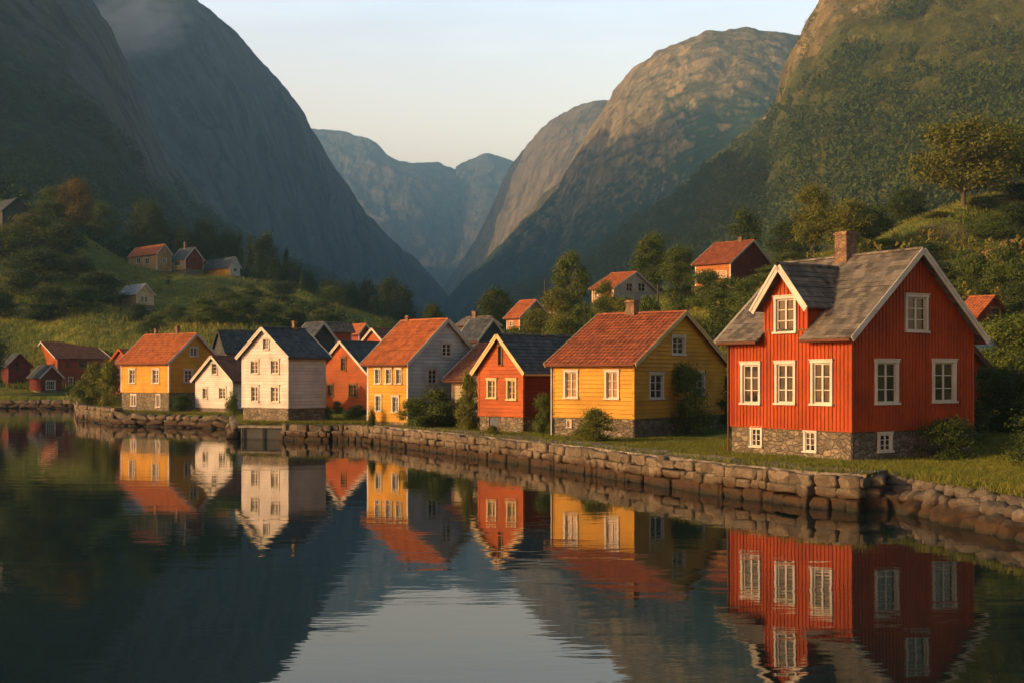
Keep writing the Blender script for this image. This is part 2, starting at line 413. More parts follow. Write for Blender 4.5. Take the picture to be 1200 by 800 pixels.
# ------------------------------------------------------------------ haze
bm = bmesh.new(); bmesh.ops.create_cube(bm, size=1)
me = bpy.data.meshes.new('haze'); bm.to_mesh(me); bm.free()
hz = link('haze', me); hz.scale = (3700, 8700, 1400); hz.location = (0, 4000, 696); tag(hz, kind='stuff')
m = bpy.data.materials.new('haze'); m.use_nodes = True; nt = m.node_tree; nt.nodes.clear()
pv = nt.nodes.new('ShaderNodeVolumePrincipled'); out = nt.nodes.new('ShaderNodeOutputMaterial')
pv.inputs['Color'].default_value = (0.31, 0.64, 0.95, 1); pv.inputs['Density'].default_value = 1.9e-4; pv.inputs['Anisotropy'].default_value = 0.0
nt.links.new(pv.outputs[0], out.inputs['Volume'])
me.materials.append(m)

# ------------------------------------------------------------------ mesh collector with uv
class MB:
    def __init__(s): s.v = []; s.f = []; s.uv = []; s.mi = []
    def face(s, pts, uvs=None, mi=0):
        i = len(s.v); s.v.extend(tuple(p) for p in pts); s.f.append(tuple(range(i, i + len(pts))))
        s.uv.extend(uvs if uvs else [(p[0] + p[1], p[2]) for p in pts]); s.mi.append(mi)
    def box(s, p0, p1, mi=0, T=None):
        x0, y0, z0 = p0; x1, y1, z1 = p1
        c = [(x0, y0, z0), (x1, y0, z0), (x1, y1, z0), (x0, y1, z0), (x0, y0, z1), (x1, y0, z1), (x1, y1, z1), (x0, y1, z1)]
        if T: c = [T(*q) for q in c]
        for f in ((0, 3, 2, 1), (4, 5, 6, 7), (0, 1, 5, 4), (1, 2, 6, 5), (2, 3, 7, 6), (3, 0, 4, 7)):
            s.face([c[k] for k in f], mi=mi)
    def beam(s, a, b_, w, h, up=(0, 0, 1), mi=0):
        a = Vector(a); b_ = Vector(b_); d = (b_ - a).normalized(); up = Vector(up)
        sx = d.cross(up).normalized() * (w / 2); sz = sx.cross(d).normalized() * (h / 2)
        c = [p + i * sx + j * sz for p in (a, b_) for i, j in ((-1, -1), (1, -1), (1, 1), (-1, 1))]
        for f in ((0, 1, 2, 3), (7, 6, 5, 4), (0, 4, 5, 1), (1, 5, 6, 2), (2, 6, 7, 3), (3, 7, 4, 0)):
            s.face([c[k] for k in f], mi=mi)
    def tube(s, a, b_, r0, r1=None, n=8, mi=0):
        r1 = r0 if r1 is None else r1
        a = Vector(a); b_ = Vector(b_); d = (b_ - a).normalized(); u = d.orthogonal().normalized(); w = d.cross(u)
        for k in range(n):
            t0, t1 = 2 * math.pi * k / n, 2 * math.pi * (k + 1) / n
            e0 = u * math.cos(t0) + w * math.sin(t0); e1 = u * math.cos(t1) + w * math.sin(t1)
            s.face([a + e0 * r0, a + e1 * r0, b_ + e1 * r1, b_ + e0 * r1], mi=mi)
            s.face([b_ + e0 * r1, b_ + e1 * r1, b_], mi=mi)
    def build(s, name, mat, parent=None, smooth=False):
        me = bpy.data.meshes.new(name)
        me.from_pydata([tuple(p) for p in s.v], [], s.f)
        uvl = me.uv_layers.new(name='UVMap')
        flat = [c for uv in s.uv for c in uv[:2]]
        uvl.data.foreach_set('uv', flat)
        if isinstance(mat, (list, tuple)):
            for m_ in mat: me.materials.append(m_)
            me.polygons.foreach_set('material_index', s.mi)
        else: me.materials.append(mat)
        if smooth: me.polygons.foreach_set('use_smooth', [True] * len(me.polygons))
        me.update()
        return link(name, me, parent)

# ------------------------------------------------------------------ building materials
def paint_mat(name, col, wear=0.25, rough=0.62, vertical=False, lines=None):
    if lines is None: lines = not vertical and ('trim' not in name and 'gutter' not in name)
    m, nt, b = new_mat(name)
    u = coords(nt, 'UV', (1.0, 9, 1) if not vertical else (9, 1.0, 1)); u2 = coords(nt, 'UV'); w = coords(nt, 'World')
    n1 = noise(nt, u, 3.0, 6, 0.65); n2 = noise(nt, w, 0.8, 5); n3 = noise(nt, u2, 6, 4)
    lo = tuple(c * (1 - wear) for c in col); hi = tuple(min(1, c * (1 + wear * 0.5)) for c in col)
    c = ramp(nt, n1, [(0.3, lo), (0.55, col), (0.8, hi)])
    c = mixc(nt, 1.0, c, ramp(nt, n2, [(0.3, (0.70, 0.70, 0.72)), (0.6, (1, 1, 1))]), 'MULTIPLY')
    br = nt.nodes.new('ShaderNodeTexBrick'); br.inputs['Scale'].default_value = 1.0
    br.inputs['Brick Width'].default_value = 2.4 if not vertical else 0.17; br.inputs['Row Height'].default_value = 1.0 if lines else 7.0
    br.inputs['Mortar Size'].default_value = 0.0; br.inputs['Color1'].default_value = (0.78, 0.78, 0.78, 1); br.inputs['Color2'].default_value = (1, 1, 1, 1)
    br.inputs['Bias'].default_value = 0.3
    nt.links.new(coords(nt, 'UV'), br.inputs['Vector'])
    c = mixc(nt, 1.0, c, br.outputs['Color'], 'MULTIPLY')
    nt.links.new(c, b.inputs['Base Color']); b.inputs['Roughness'].default_value = rough
    b.inputs['Specular IOR Level'].default_value = 0.18
    bump(nt, b, n1, 0.35, 0.01)
    if lines:   # painted lap shadow, dark along each board's lower edge: v counts the boards
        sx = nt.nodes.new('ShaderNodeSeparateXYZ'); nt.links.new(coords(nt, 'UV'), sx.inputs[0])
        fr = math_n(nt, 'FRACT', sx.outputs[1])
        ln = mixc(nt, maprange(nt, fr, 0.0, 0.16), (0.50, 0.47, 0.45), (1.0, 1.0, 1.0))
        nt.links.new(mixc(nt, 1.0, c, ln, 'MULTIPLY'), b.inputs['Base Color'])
    return m
M['red'] = paint_mat('red_paint', (0.36, 0.055, 0.008), 0.3, vertical=True)
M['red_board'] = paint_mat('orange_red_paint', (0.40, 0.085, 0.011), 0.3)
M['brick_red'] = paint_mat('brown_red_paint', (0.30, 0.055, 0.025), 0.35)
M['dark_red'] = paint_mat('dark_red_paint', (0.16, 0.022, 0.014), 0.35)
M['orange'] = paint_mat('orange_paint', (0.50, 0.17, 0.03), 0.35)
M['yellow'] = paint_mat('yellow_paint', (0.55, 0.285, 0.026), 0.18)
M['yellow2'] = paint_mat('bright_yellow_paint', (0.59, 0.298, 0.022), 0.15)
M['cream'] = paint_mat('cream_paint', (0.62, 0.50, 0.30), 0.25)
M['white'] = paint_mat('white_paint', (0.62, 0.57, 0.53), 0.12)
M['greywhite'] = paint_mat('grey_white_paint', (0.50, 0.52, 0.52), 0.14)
M['trim'] = paint_mat('white_trim', (0.62, 0.58, 0.50), 0.10)
M['trim_dull'] = paint_mat('brown_trim', (0.22, 0.11, 0.05), 0.3)
M['trim_cream'] = paint_mat('cream_trim', (0.66, 0.50, 0.26), 0.15)
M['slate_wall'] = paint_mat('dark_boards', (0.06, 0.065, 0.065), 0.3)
M['tan'] = paint_mat('weathered_boards', (0.40, 0.28, 0.13), 0.45, vertical=True)
M['gutter'] = paint_mat('gutter_paint', (0.16, 0.06, 0.035), 0.2)
M['door_blue'] = paint_mat('blue_door_paint', (0.10, 0.12, 0.15), 0.2, vertical=True)

def tile_mat(name, col, var=0.4, patch=None, rough=0.75):
    m, nt, b = new_mat(name)
    u = coords(nt, 'UV'); w = coords(nt, 'World')
    br = nt.nodes.new('ShaderNodeTexBrick'); nt.links.new(u, br.inputs['Vector'])
    br.inputs['Scale'].default_value = 1.0; br.inputs['Brick Width'].default_value = 0.24; br.inputs['Row Height'].default_value = 0.28
    br.inputs['Mortar Size'].default_value = 0.004; br.inputs['Bias'].default_value = 0.0
    br.inputs['Color1'].default_value = (*[c * (1 - var) for c in col], 1); br.inputs['Color2'].default_value = (*[min(1, c * (1 + var)) for c in col], 1)
    br.inputs['Mortar'].default_value = (*[c * 0.3 for c in col], 1)
    n1 = noise(nt, w, 1.3, 6, 0.65); n2 = noise(nt, u, 14, 4, 0.6)
    c = mixc(nt, 1.0, br.outputs['Color'], ramp(nt, n1, [(0.32, (0.62, 0.62, 0.64)), (0.5, (1, 1, 1)), (0.72, (1.2, 1.15, 1.05))]), 'MULTIPLY')
    c = mixc(nt, 1.0, c, ramp(nt, n2, [(0.3, (0.75, 0.75, 0.75)), (0.6, (1.05, 1.05, 1.05))]), 'MULTIPLY')
    if patch: c = mixc(nt, maprange(nt, noise(nt, w, 2.6, 5, 0.7), 0.56, 0.66, 0, 0.6), c, patch)
    nt.links.new(c, b.inputs['Base Color']); b.inputs['Roughness'].default_value = rough; b.inputs['Specular IOR Level'].default_value = 0.3
    bump(nt, b, n2, 0.4, 0.01)
    return m
M['pantile'] = tile_mat('red_pantiles', (0.28, 0.082, 0.030), 0.28, (0.13, 0.07, 0.05))
M['pantile_orange'] = tile_mat('orange_pantiles', (0.40, 0.120, 0.034), 0.25, (0.22, 0.09, 0.05))
M['pantile_brown'] = tile_mat('brown_pantiles', (0.20, 0.085, 0.05), 0.25, (0.09, 0.06, 0.05))
M['slate_grey'] = tile_mat('weathered_grey_slates', (0.125, 0.112, 0.095), 0.5, (0.20, 0.17, 0.11))
M['slate'] = tile_mat('dark_slates', (0.058, 0.066, 0.072), 0.5, (0.035, 0.038, 0.04), 0.6)
M['metal_roof'] = tile_mat('pale_metal_roof', (0.36, 0.38, 0.40), 0.15, (0.20, 0.18, 0.16), 0.5)

def stone_mat(name, col, scale=2.4, mortar=0.45, wet=False, bumpd=0.05):
    m, nt, b = new_mat(name)
    w = coords(nt, 'World', (1, 1, 1.5)); wd = coords(nt, 'World')
    n0 = nt.nodes.new('ShaderNodeTexNoise'); n0.inputs['Scale'].default_value = 1.5; nt.links.new(w, n0.inputs['Vector'])
    add = nt.nodes.new('ShaderNodeMix'); add.data_type = 'RGBA'; add.inputs[0].default_value = 0.12
    nt.links.new(w, add.inputs[6]); nt.links.new(n0.outputs['Color'], add.inputs[7])
    vo = nt.nodes.new('ShaderNodeTexVoronoi'); vo.inputs['Scale'].default_value = scale; nt.links.new(add.outputs[2], vo.inputs['Vector'])
    ve = nt.nodes.new('ShaderNodeTexVoronoi'); ve.feature = 'DISTANCE_TO_EDGE'; ve.inputs['Scale'].default_value = scale; nt.links.new(add.outputs[2], ve.inputs['Vector'])
    n1 = noise(nt, wd, 9, 6, 0.7); sepc = nt.nodes.new('ShaderNodeSeparateColor'); nt.links.new(vo.outputs['Color'], sepc.inputs[0])
    c = ramp(nt, sepc.outputs[0], [(0, tuple(k * 0.62 for k in col)), (0.5, col), (1, tuple(min(1, k * 1.45) for k in col))])
    c = mixc(nt, 1.0, c, ramp(nt, n1, [(0.3, (0.6, 0.6, 0.6)), (0.65, (1.15, 1.12, 1.08))]), 'MULTIPLY')
    if mortar > 0:
        e_ = maprange(nt, ve.outputs[0], 0.0, 0.07)
        c = mixc(nt, e_, tuple(k * mortar for k in col), c)
        h = math_n(nt, 'ADD', maprange(nt, ve.outputs[0], 0.0, 0.14), math_n(nt, 'MULTIPLY', n1, 0.5))
    else:
        h = n1
        oi = nt.nodes.new('ShaderNodeObjectInfo')
    if wet:
        g_ = nt.nodes.new('ShaderNodeNewGeometry'); s_ = nt.nodes.new('ShaderNodeSeparateXYZ'); nt.links.new(g_.outputs['Position'], s_.inputs[0])
        zz = math_n(nt, 'ADD', s_.outputs[2], math_n(nt, 'MULTIPLY', math_n(nt, 'SUBTRACT', noise(nt, wd, 1.2, 4), 0.5), 0.55))
        c = mixc(nt, maprange(nt, zz, 0.52, 0.30), c, mixc(nt, noise(nt, wd, 2.5, 4), (0.022, 0.015, 0.008), (0.065, 0.033, 0.013)))
        c = mixc(nt, maprange(nt, zz, 0.16, 0.05), c, (0.02, 0.018, 0.012))
    nt.links.new(c, b.inputs['Base Color']); b.inputs['Roughness'].default_value = 0.85; b.inputs['Specular IOR Level'].default_value = 0.25
    bump(nt, b, h, 0.9, bumpd)
    return m
M['rubble'] = stone_mat('foundation_rubble', (0.175, 0.145, 0.105), 4.4, 0.7)
M['quay'] = stone_mat('quay_stone', (0.125, 0.100, 0.070), 1.6, 0.0, wet=True)
M['boulder'] = stone_mat('shore_boulder', (0.125, 0.108, 0.085), 1.1, 0.0, wet=True)
M['path'] = stone_mat('quay_paving', (0.20, 0.175, 0.145), 0.9, 0.6, bumpd=0.02)
M['concrete'] = stone_mat('old_concrete', (0.075, 0.066, 0.055), 0.6, 0.0)
M['earth_rock'] = stone_mat('reddish_rubble', (0.12, 0.068, 0.045), 1.5, 0.5)
M['chimney'] = stone_mat('chimney_brick', (0.20, 0.13, 0.085), 6.0, 0.6, bumpd=0.02)

m, nt, b = new_mat('window_glass'); M['glass'] = m
w = coords(nt, 'World')
c = ramp(nt, noise(nt, w, 1.7, 2), [(0.35, (0.012, 0.014, 0.012)), (0.65, (0.05, 0.045, 0.03))])
nt.links.new(c, b.inputs['Base Color']); b.inputs['Roughness'].default_value = 0.02; b.inputs['Specular IOR Level'].default_value = 0.5
bump(nt, b, noise(nt, w, 2.0, 1), 0.08, 0.004)

# ------------------------------------------------------------------ houses
def intervals(a, b_, cuts):
    segs = [(a, b_)]
    for c0, c1 in cuts:
        out = []
        for s0, s1 in segs:
            if c1 <= s0 or c0 >= s1: out.append((s0, s1)); continue
            if c0 > s0: out.append((s0, c0))
            if c1 < s1: out.append((c1, s1))
        segs = out
    return segs

def wall_face(mb, T, length, z0, ze, rise, holes, style, pitch, base=0.0, mi=0):
    """T(s, out, z) -> local point. gable when rise > 0. holes: (s0,s1,z0,z1)"""
    top = ze + rise
    def rng(z):
        if z <= ze or rise <= 0: return 0.0, length
        k = (z - ze) / rise * length / 2
        return min(k, length / 2), max(length - k, length / 2)
    brk = {z0, top, ze}
    for h_ in holes: brk |= {h_[2], h_[3]}
    lap = style == 'lap'
    if lap:
        k = z0
        while k < top: brk.add(round(k, 4)); k += pitch
    elif style == 'batten' or style == 'flat':
        pass
    zs = sorted(z for z in brk if z0 - 1e-6 <= z <= top + 1e-6)
    VV = (lambda z: (z - z0) / pitch) if pitch < .5 and style != 'batten' else (lambda z: z)
    def outv(z, upper=False):
        if not lap: return base
        f_ = ((z - z0) / pitch) % 1.0
        if upper and f_ < 1e-3: f_ = 1.0
        if not upper and f_ > 1 - 1e-3: f_ = 0.0
        return base + 0.034 * (1 - f_) + 0.002
    for za, zb in zip(zs[:-1], zs[1:]):
        if zb - za < 1e-4: continue
        la, ra = rng(za); lb, rb = rng(zb)
        cuts = [(h_[0], h_[1]) for h_ in holes if h_[2] <= za + 1e-5 and h_[3] >= zb - 1e-5]
        oa, ob_ = outv(za), outv(zb, True)
        for s0, s1 in intervals(la, ra, cuts):
            t0 = lb if abs(s0 - la) < 1e-9 else s0; t1 = rb if abs(s1 - ra) < 1e-9 else s1
            if t1 < t0: t0 = t1 = (t0 + t1) / 2
            mb.face([T(s0, oa, za), T(s1, oa, za), T(t1, ob_, zb), T(t0, ob_, zb)], [(s0, VV(za)), (s1, VV(za)), (t1, VV(zb)), (t0, VV(zb))], mi)
            if lap and oa - base > 0.02:
                mb.face([T(s0, base, za), T(s1, base, za), T(s1, oa, za), T(s0, oa, za)], [(s0, za)] * 4, mi)
    if style == 'batten':
        n = max(2, int(length / pitch)); st = length / n
        for i in range(1, n):
            c_ = i * st; hw = 0.024
            zt = top if rise <= 0 else ze + rise * (1 - abs(2 * c_ / length - 1))
            for q0, q1 in intervals(z0, zt, [(h_[2], h_[3]) for h_ in holes if h_[0] < c_ + hw and h_[1] > c_ - hw]):
                if q1 - q0 < 0.03: continue
                P_ = [T(c_ - hw, base, q0), T(c_ + hw, base, q0), T(c_ + hw, base, q1), T(c_ - hw, base, q1)]
                Q_ = [T(c_ - hw, base + .028, q0), T(c_ + hw, base + .028, q0), T(c_ + hw, base + .028, q1), T(c_ - hw, base + .028, q1)]
                uv = [(c_ - hw, q0), (c_ + hw, q0), (c_ + hw, q1), (c_ - hw, q1)]
                mb.face(Q_, uv, mi); mb.face([P_[0], Q_[0], Q_[3], P_[3]], uv, mi); mb.face([Q_[1], P_[1], P_[2], Q_[2]], uv, mi)
                mb.face([P_[0], P_[1], Q_[1], Q_[0]], uv, mi)

def window_part(parent, T, w, trim, cols, rows, out, simple=False):
    s0, s1, z0, z1 = w
    wd = s1 - s0; t = min(0.10, wd * 0.14)
    fr = MB(); B = lambda a, b_, c, d, e, f: fr.box((a, c, e), (b_, d, f), T=T)
    o = out + 0.045
    B(s0, s0 + t, 0.0 + out - .02, o, z0 + t * .7, z1 - t); B(s1 - t, s1, out - .02, o, z0 + t * .7, z1 - t)
    B(s0 - .02, s1 + .02, out - .02, o + 0.012, z1 - t, z1); B(s0 - .035, s1 + .035, out - .02, o + .05, z0 + .0, z0 + t * .7)
    if not simple: B(s0 - .045, s1 + .045, out - .02, o + 0.045, z1 + .001, z1 + .03)
    # reveal lining
    d = -0.09
    a, b_, c, e = s0 + t, s1 - t, z0 + t * .7, z1 - t
    B(a - .012, a, d, out - .021, c, e); B(b_, b_ + .012, d, out - .021, c, e); B(a, b_, d, out - .021, c - .012, c); B(a, b_, d, out - .021, e, e + .012)
    f = fr.build('window', trim, parent)
    sh = MB(); sw = min(0.05, wd * .055)
    Bs = lambda a0, a1, z_0, z_1, y0=-0.055, y1=-0.015: sh.box((a0, y0, z_0), (a1, y1, z_1), T=T)
    a, b_, c, e = a + .001, b_ - .001, c + .001, e - .001
    Bs(a, a + sw, c, e); Bs(b_ - sw, b_, c, e); Bs(a + sw, b_ - sw, c, c + sw); Bs(a + sw, b_ - sw, e - sw, e)
    for i in range(1, cols):
        x = a + (b_ - a) * i / cols; ww = sw * 0.75 if cols == 2 else sw * .4
        Bs(x - ww, x + ww, c + sw, e - sw, -0.05, -0.008)
    for j in range(1, rows):
        z = c + (e - c) * j / rows; Bs(a + sw, b_ - sw, z - sw * .3, z + sw * .3, -0.048, -0.02)
    sh.build('sash', trim, f)
    g_ = MB(); g_.face([T(a, -0.045, c), T(b_, -0.045, c), T(b_, -0.045, e), T(a, -0.045, e)])
    g_.build('pane', M['glass'], f)
    return f

def roof_slope(mb, F, l0, l1, d0, d1, style, L0=0):
    """F(l, d, h): l along the ridge, d down the slope, h above it. top surface with courses, and a slab below"""
    if style == 'pan':
        per = 0.24; step = 0.30; seg = 4
        nl = max(2, int(round((l1 - l0) / per)) * seg); ls = np.linspace(l0, l1, nl + 1)
        prof = [0.028 * (math.cos(2 * math.pi * k / seg) * 0.7 + 0.3 * math.cos(4 * math.pi * k / seg)) for k in range(nl + 1)]
        lift = 0.03
    else:
        per = 0.30; step = 0.24; seg = 1
        nl = max(2, int(round((l1 - l0) / per))); ls = np.linspace(l0, l1, nl + 1); prof = None; lift = 0.022
    nd = max(1, int(round((d1 - d0) / step))); ds = np.linspace(d0, d1, nd + 1)
    for j in range(nd):
        da, db = ds[j], ds[j + 1] + 0.015
        for i in range(nl):
            if prof: ha, hb = prof[i], prof[i + 1]; rr = 0
            else: ha = hb = 0; rr = random.uniform(-.006, .008)
            a_, b_ = ls[i], ls[i + 1]
            t = 0.05
            mb.face([F(a_, db, t + lift + ha + rr), F(b_, db, t + lift + hb + rr), F(b_, da, t + hb), F(a_, da, t + ha)],
                    [(a_, db), (b_, db), (b_, da), (a_, da)])
            mb.face([F(a_, db, t - .01), F(b_, db, t - .01), F(b_, db, t + lift + hb + rr), F(a_, db, t + lift + ha + rr)], [(a_, db)] * 4)
    # slab
    c = [F(l, d, h) for h in (0.0, 0.045) for l, d in ((l0, d0), (l1, d0), (l1, d1), (l0, d1))]
    for f in ((0, 1, 2, 3), (7, 6, 5, 4), (0, 4, 5, 1), (1, 5, 6, 2), (2, 6, 7, 3), (3, 7, 4, 0)):
        mb.face([c[k] for k in f])

def house(name, label, cat, c, vp, L, Rt, eave, sid, peak, ridge, wallm, roofm, rstyle, group=None, wallm2=None, trim='trim', verge=None, style='lap', pitch=0.14,
          oe=0.28, ov=0.25, wins=(), chim=(), corner=None, B=None, A=None, door=None, dormer=None, down=(), found='rubble', fdepth=1.2, simple=False, base_y=None):
    cx, d, zg = c
    if base_y is not None: zg = CAM_H + (HOR - base_y) / FOC * d
    av = Vector((vp - 600, FOC)).normalized(); bv = Vector((av.y, -av.x))
    C0 = Vector(((cx - 600) / FOC * d, d))
    def s_of(px, dv):
        k = (px - 600) / FOC
        return (k * C0.y - C0.x) / (dv.x - k * dv.y)
    A = A or s_of(L, av); B = B or s_of(Rt, bv)
    z_at = lambda py, Y: CAM_H + (HOR - py) / FOC * Y - zg
    W, Ln = (B, A) if ridge == 'a' else (A, B)
    gd = bv if ridge == 'a' else av
    mid = C0 + gd * (W / 2)
    zp = z_at(peak, mid.y) - 0.1; zedge = z_at(eave, d)
    slope = (zp - zedge) / (W / 2 + oe); ze = zp - slope * W / 2
    zf = z_at(sid, d)
    root = empty(name, (C0.x, C0.y, zg), math.atan2(bv.y, bv.x)); tag(root, label, cat, group)
    trimm = M[trim]; vm = M[verge] if verge else trimm
    # local axes: x along b (right face at y=0), y along a (left face at x=0)
    TL = lambda s, o, z: (-o, s, z)             # left face
    TR = lambda s, o, z: (s, -o, z)             # right face
    TL2 = lambda s, o, z: (B + o, s, z)
    TR2 = lambda s, o, z: (s, A + o, z)
    wl, wr, fl_, fr_ = [], [], [], []
    for w_ in wins:
        side, x0, y0, x1, y1 = w_[:5]; cols, rows = (w_[5], w_[6]) if len(w_) > 6 else (2, 3)
        dv = av if side in 'LD' else bv
        s_a, s_b = sorted((s_of(x0, dv), s_of(x1, dv))); Y = C0.y + dv.y * (s_a + s_b) / 2
        za, zb = z_at(y1, Y), z_at(y0, Y)
        rec = (s_a, s_b, za, zb, cols, rows, w_[7] if len(w_) > 7 else None)
        isf = (za + zb) / 2 < zf
        if side == 'D': dormer_win = rec; continue
        (fl_ if isf else wl).append(rec) if side == 'L' else (fr_ if isf else wr).append(rec)
    inset = lambda r_: (r_[0] + .03, r_[1] - .03, r_[2] + .03, r_[3] - .03)
    two = wallm2 is not None
    w1 = MB(); w2 = MB() if two else w1
    gl = slope * W / 2
    riseL, riseR = (0, gl) if ridge == 'a' else (gl, 0)
    dcut = []
    wall_face(w1, TL, A, zf, ze, riseL, [inset(r_) for r_ in wl] + dcut, style, pitch)
    wall_face(w2, TR, B, zf, ze, riseR, [inset(r_) for r_ in wr], style, pitch)
    wall_face(w1, TL2, A, zf, ze, riseL, [], style if not simple else 'flat', pitch)
    wall_face(w1, TR2, B, zf, ze, riseR, [], style if not simple else 'flat', pitch)
    # dark inside so that the openings do not look through
    w1.build('wall', M[wallm], root)
    if two: w2.build('wall', M[wallm2], root)
    fd = MB()
    holesL = [inset(r_) for r_ in fl_]
    if door:
        s_a, s_b = sorted((s_of(door[1], av), s_of(door[3], av))); zt = z_at(door[2], d)
        holesL.append((s_a, s_b, -fdepth + .02, zt))
    wall_face(fd, TL, A, -fdepth, zf, 0, holesL, 'flat', 1, base=-0.03); wall_face(fd, TR, B, -fdepth, zf, 0, [inset(r_) for r_ in fr_], 'flat', 1, base=-0.03)
    wall_face(fd, TL2, A, -fdepth, zf, 0, [], 'flat', 1, base=-0.03); wall_face(fd, TR2, B, -fdepth, zf, 0, [], 'flat', 1, base=-0.03)
    fd.build('foundation', M[found], root)
    if door:
        dm = MB(); dm.box((s_a + .05, -0.12, -.1), (s_b - .05, -0.07, zt - .05), T=TL)
        do = dm.build('door', M['door_blue'], root)
        df = MB()
        for q in ((s_a, s_a + .05, -.1, zt), (s_b - .05, s_b, -.1, zt), (s_a + .05, s_b - .05, zt - .05, zt)):
            df.box((q[0], -0.13, q[2]), (q[1], -0.02, q[3]), T=TL)
        df.build('frame', M['trim_dull'], do)
        hd = MB(); hd.box((s_a + .1, -0.065, 0.75), (s_a + .14, -0.02, 0.8), T=TL); hd.build('handle', M['gutter'], do)
    for r_, T, o in [(r_, TL, .02) for r_ in wl] + [(r_, TR, .02) for r_ in wr] + [(r_, TL, -.03) for r_ in fl_] + [(r_, TR, -.03) for r_ in fr_]:
        window_part(root, T, r_[:4], M[r_[6]] if r_[6] else trimm, r_[4], r_[5], o, simple or o < 0)
    # corner boards
    cb = M[corner] if corner else trimm
    for (x, y) in ((0, 0), (0, A), (B, 0)):
        mb = MB(); t = 0.09
        x0 = x - .035 if x == 0 else x - t; x1 = x + t if x == 0 else x + .035
        y0 = y - .035 if y == 0 else y - t; y1 = y + t if y == 0 else y + .035
        mb.box((x0, y0, zf), (x1, y1, ze + .02)); mb.build('corner_board', cb, root)
    # skirting drip board
    mb = MB(); mb.box((-.05, -.05, zf - .03), (B + .05, A + .05, zf + .0)); mb.build('drip_board', M[wallm] if not corner else cb, root)
    # roof
    th = math.atan(slope); ct, st_ = math.cos(th), math.sin(th)
    def mk(sign):
        def F(l, dd, h):
            u_ = W / 2 + sign * (dd * ct + h * st_); z = ze + gl - dd * st_ + h * ct
            return (u_, l, z) if ridge == 'a' else (l, u_, z)
        return F
    dl = (W / 2 + oe) / ct
    rf = MB()
    Fm, Fp = mk(-1), mk(1)
    if dormer:
        ds0, ds1 = dormer['s']
        roof_slope(rf, Fm, -ov, ds0, 0.0, dl, rstyle); roof_slope(rf, Fm, ds1, Ln + ov, 0.0, dl, rstyle)
        roof_slope(rf, Fm, ds0, ds1, 0.0, (W / 2) / ct - .03, rstyle)
    else:
        roof_slope(rf, Fm, -ov, Ln + ov, 0.0, dl, rstyle)
    roof_slope(rf, Fp, -ov, Ln + ov, 0.0, dl, rstyle)
    roof = rf.build('roof', M[roofm], root)
    # ridge cap
    rc = MB(); l = -ov - .02; zr = ze + gl + .05 / ct + .03
    mapf = (lambda u_, l_, z_: (u_, l_, z_)) if ridge == 'a' else (lambda u_, l_, z_: (l_, u_, z_))
    while l < Ln + ov:
        l2 = min(l + .36, Ln + ov + .02); n = 6; r0, r1 = .085, .10
        for k in range(n):
            t0, t1 = math.pi * (k / n) * 1.2 - .1 * math.pi, math.pi * ((k + 1) / n) * 1.2 - .1 * math.pi
            rc.face([mapf(W / 2 + r0 * math.cos(t0), l, zr - .03 + r0 * .7 * math.sin(t0)), mapf(W / 2 + r0 * math.cos(t1), l, zr - .03 + r0 * .7 * math.sin(t1)),
                     mapf(W / 2 + r1 * math.cos(t1), l2, zr - .03 + r1 * .7 * math.sin(t1)), mapf(W / 2 + r1 * math.cos(t0), l2, zr - .03 + r1 * .7 * math.sin(t0))])
        l = l2
    rc.build('ridge_cap', M[roofm], roof)
    # bargeboards on both ends
    for lend, sg in ((-ov, -1), (Ln + ov, 1)):
        for F in (Fm, Fp):
            mb = MB(); l_a, l_b = sorted((lend, lend + sg * .035)); hgt = .17
            c_ = [F(l_, dd, h) for l_ in (l_a, l_b) for dd, h in ((-0.0, -hgt + .07), (dl + .03, -hgt + .07), (dl + .03, .085), (-0.0, .085))]
            for f in ((0, 1, 2, 3), (7, 6, 5, 4), (0, 4, 5, 1), (1, 5, 6, 2), (2, 6, 7, 3), (3, 7, 4, 0)): mb.face([c_[k] for k in f])
            l_a, l_b = sorted((lend + sg * .036, lend + sg * .06))
            c_ = [F(l_, dd, h) for l_ in (l_a, l_b) for dd, h in ((0, .02), (dl + .04, .02), (dl + .04, .11), (0, .11))]
            for f in ((0, 1, 2, 3), (7, 6, 5, 4), (0, 4, 5, 1), (1, 5, 6, 2), (2, 6, 7, 3), (3, 7, 4, 0)): mb.face([c_[k] for k in f])
            mb.build('bargeboard', vm, root)
    # gutters
    segs = {-1: [(-ov, Ln + ov)], 1: [(-ov, Ln + ov)]}
    if dormer: segs[-1] = [(-ov, ds0 - .0), (ds1 + .0, Ln + ov)]
    for sgn, F in ((-1, Fm), (1, Fp)):
        for (q0, q1) in segs[sgn]:
            mb = MB(); a_ = F(q0 + .05, dl + .06, .0); b_ = F(q1 - .05, dl + .06, .0)
            mb.tube(a_, b_, 0.05, n=8); mb.build('gutter', M['gutter'] if trim != 'trim_cream' else M['trim_cream'], root)
    for sd_, dm_ in down:
        mb = MB(); y = A + .03 if sd_ == 'far' else -.02
        mb.tube((-.08, y, -.3), (-.08, y, ze - .1), .035); mb.tube((-.08, y, ze - .1), (-oe, y, ze - oe * slope + .02), .035)
        mb.build('downpipe', M[dm_], root)
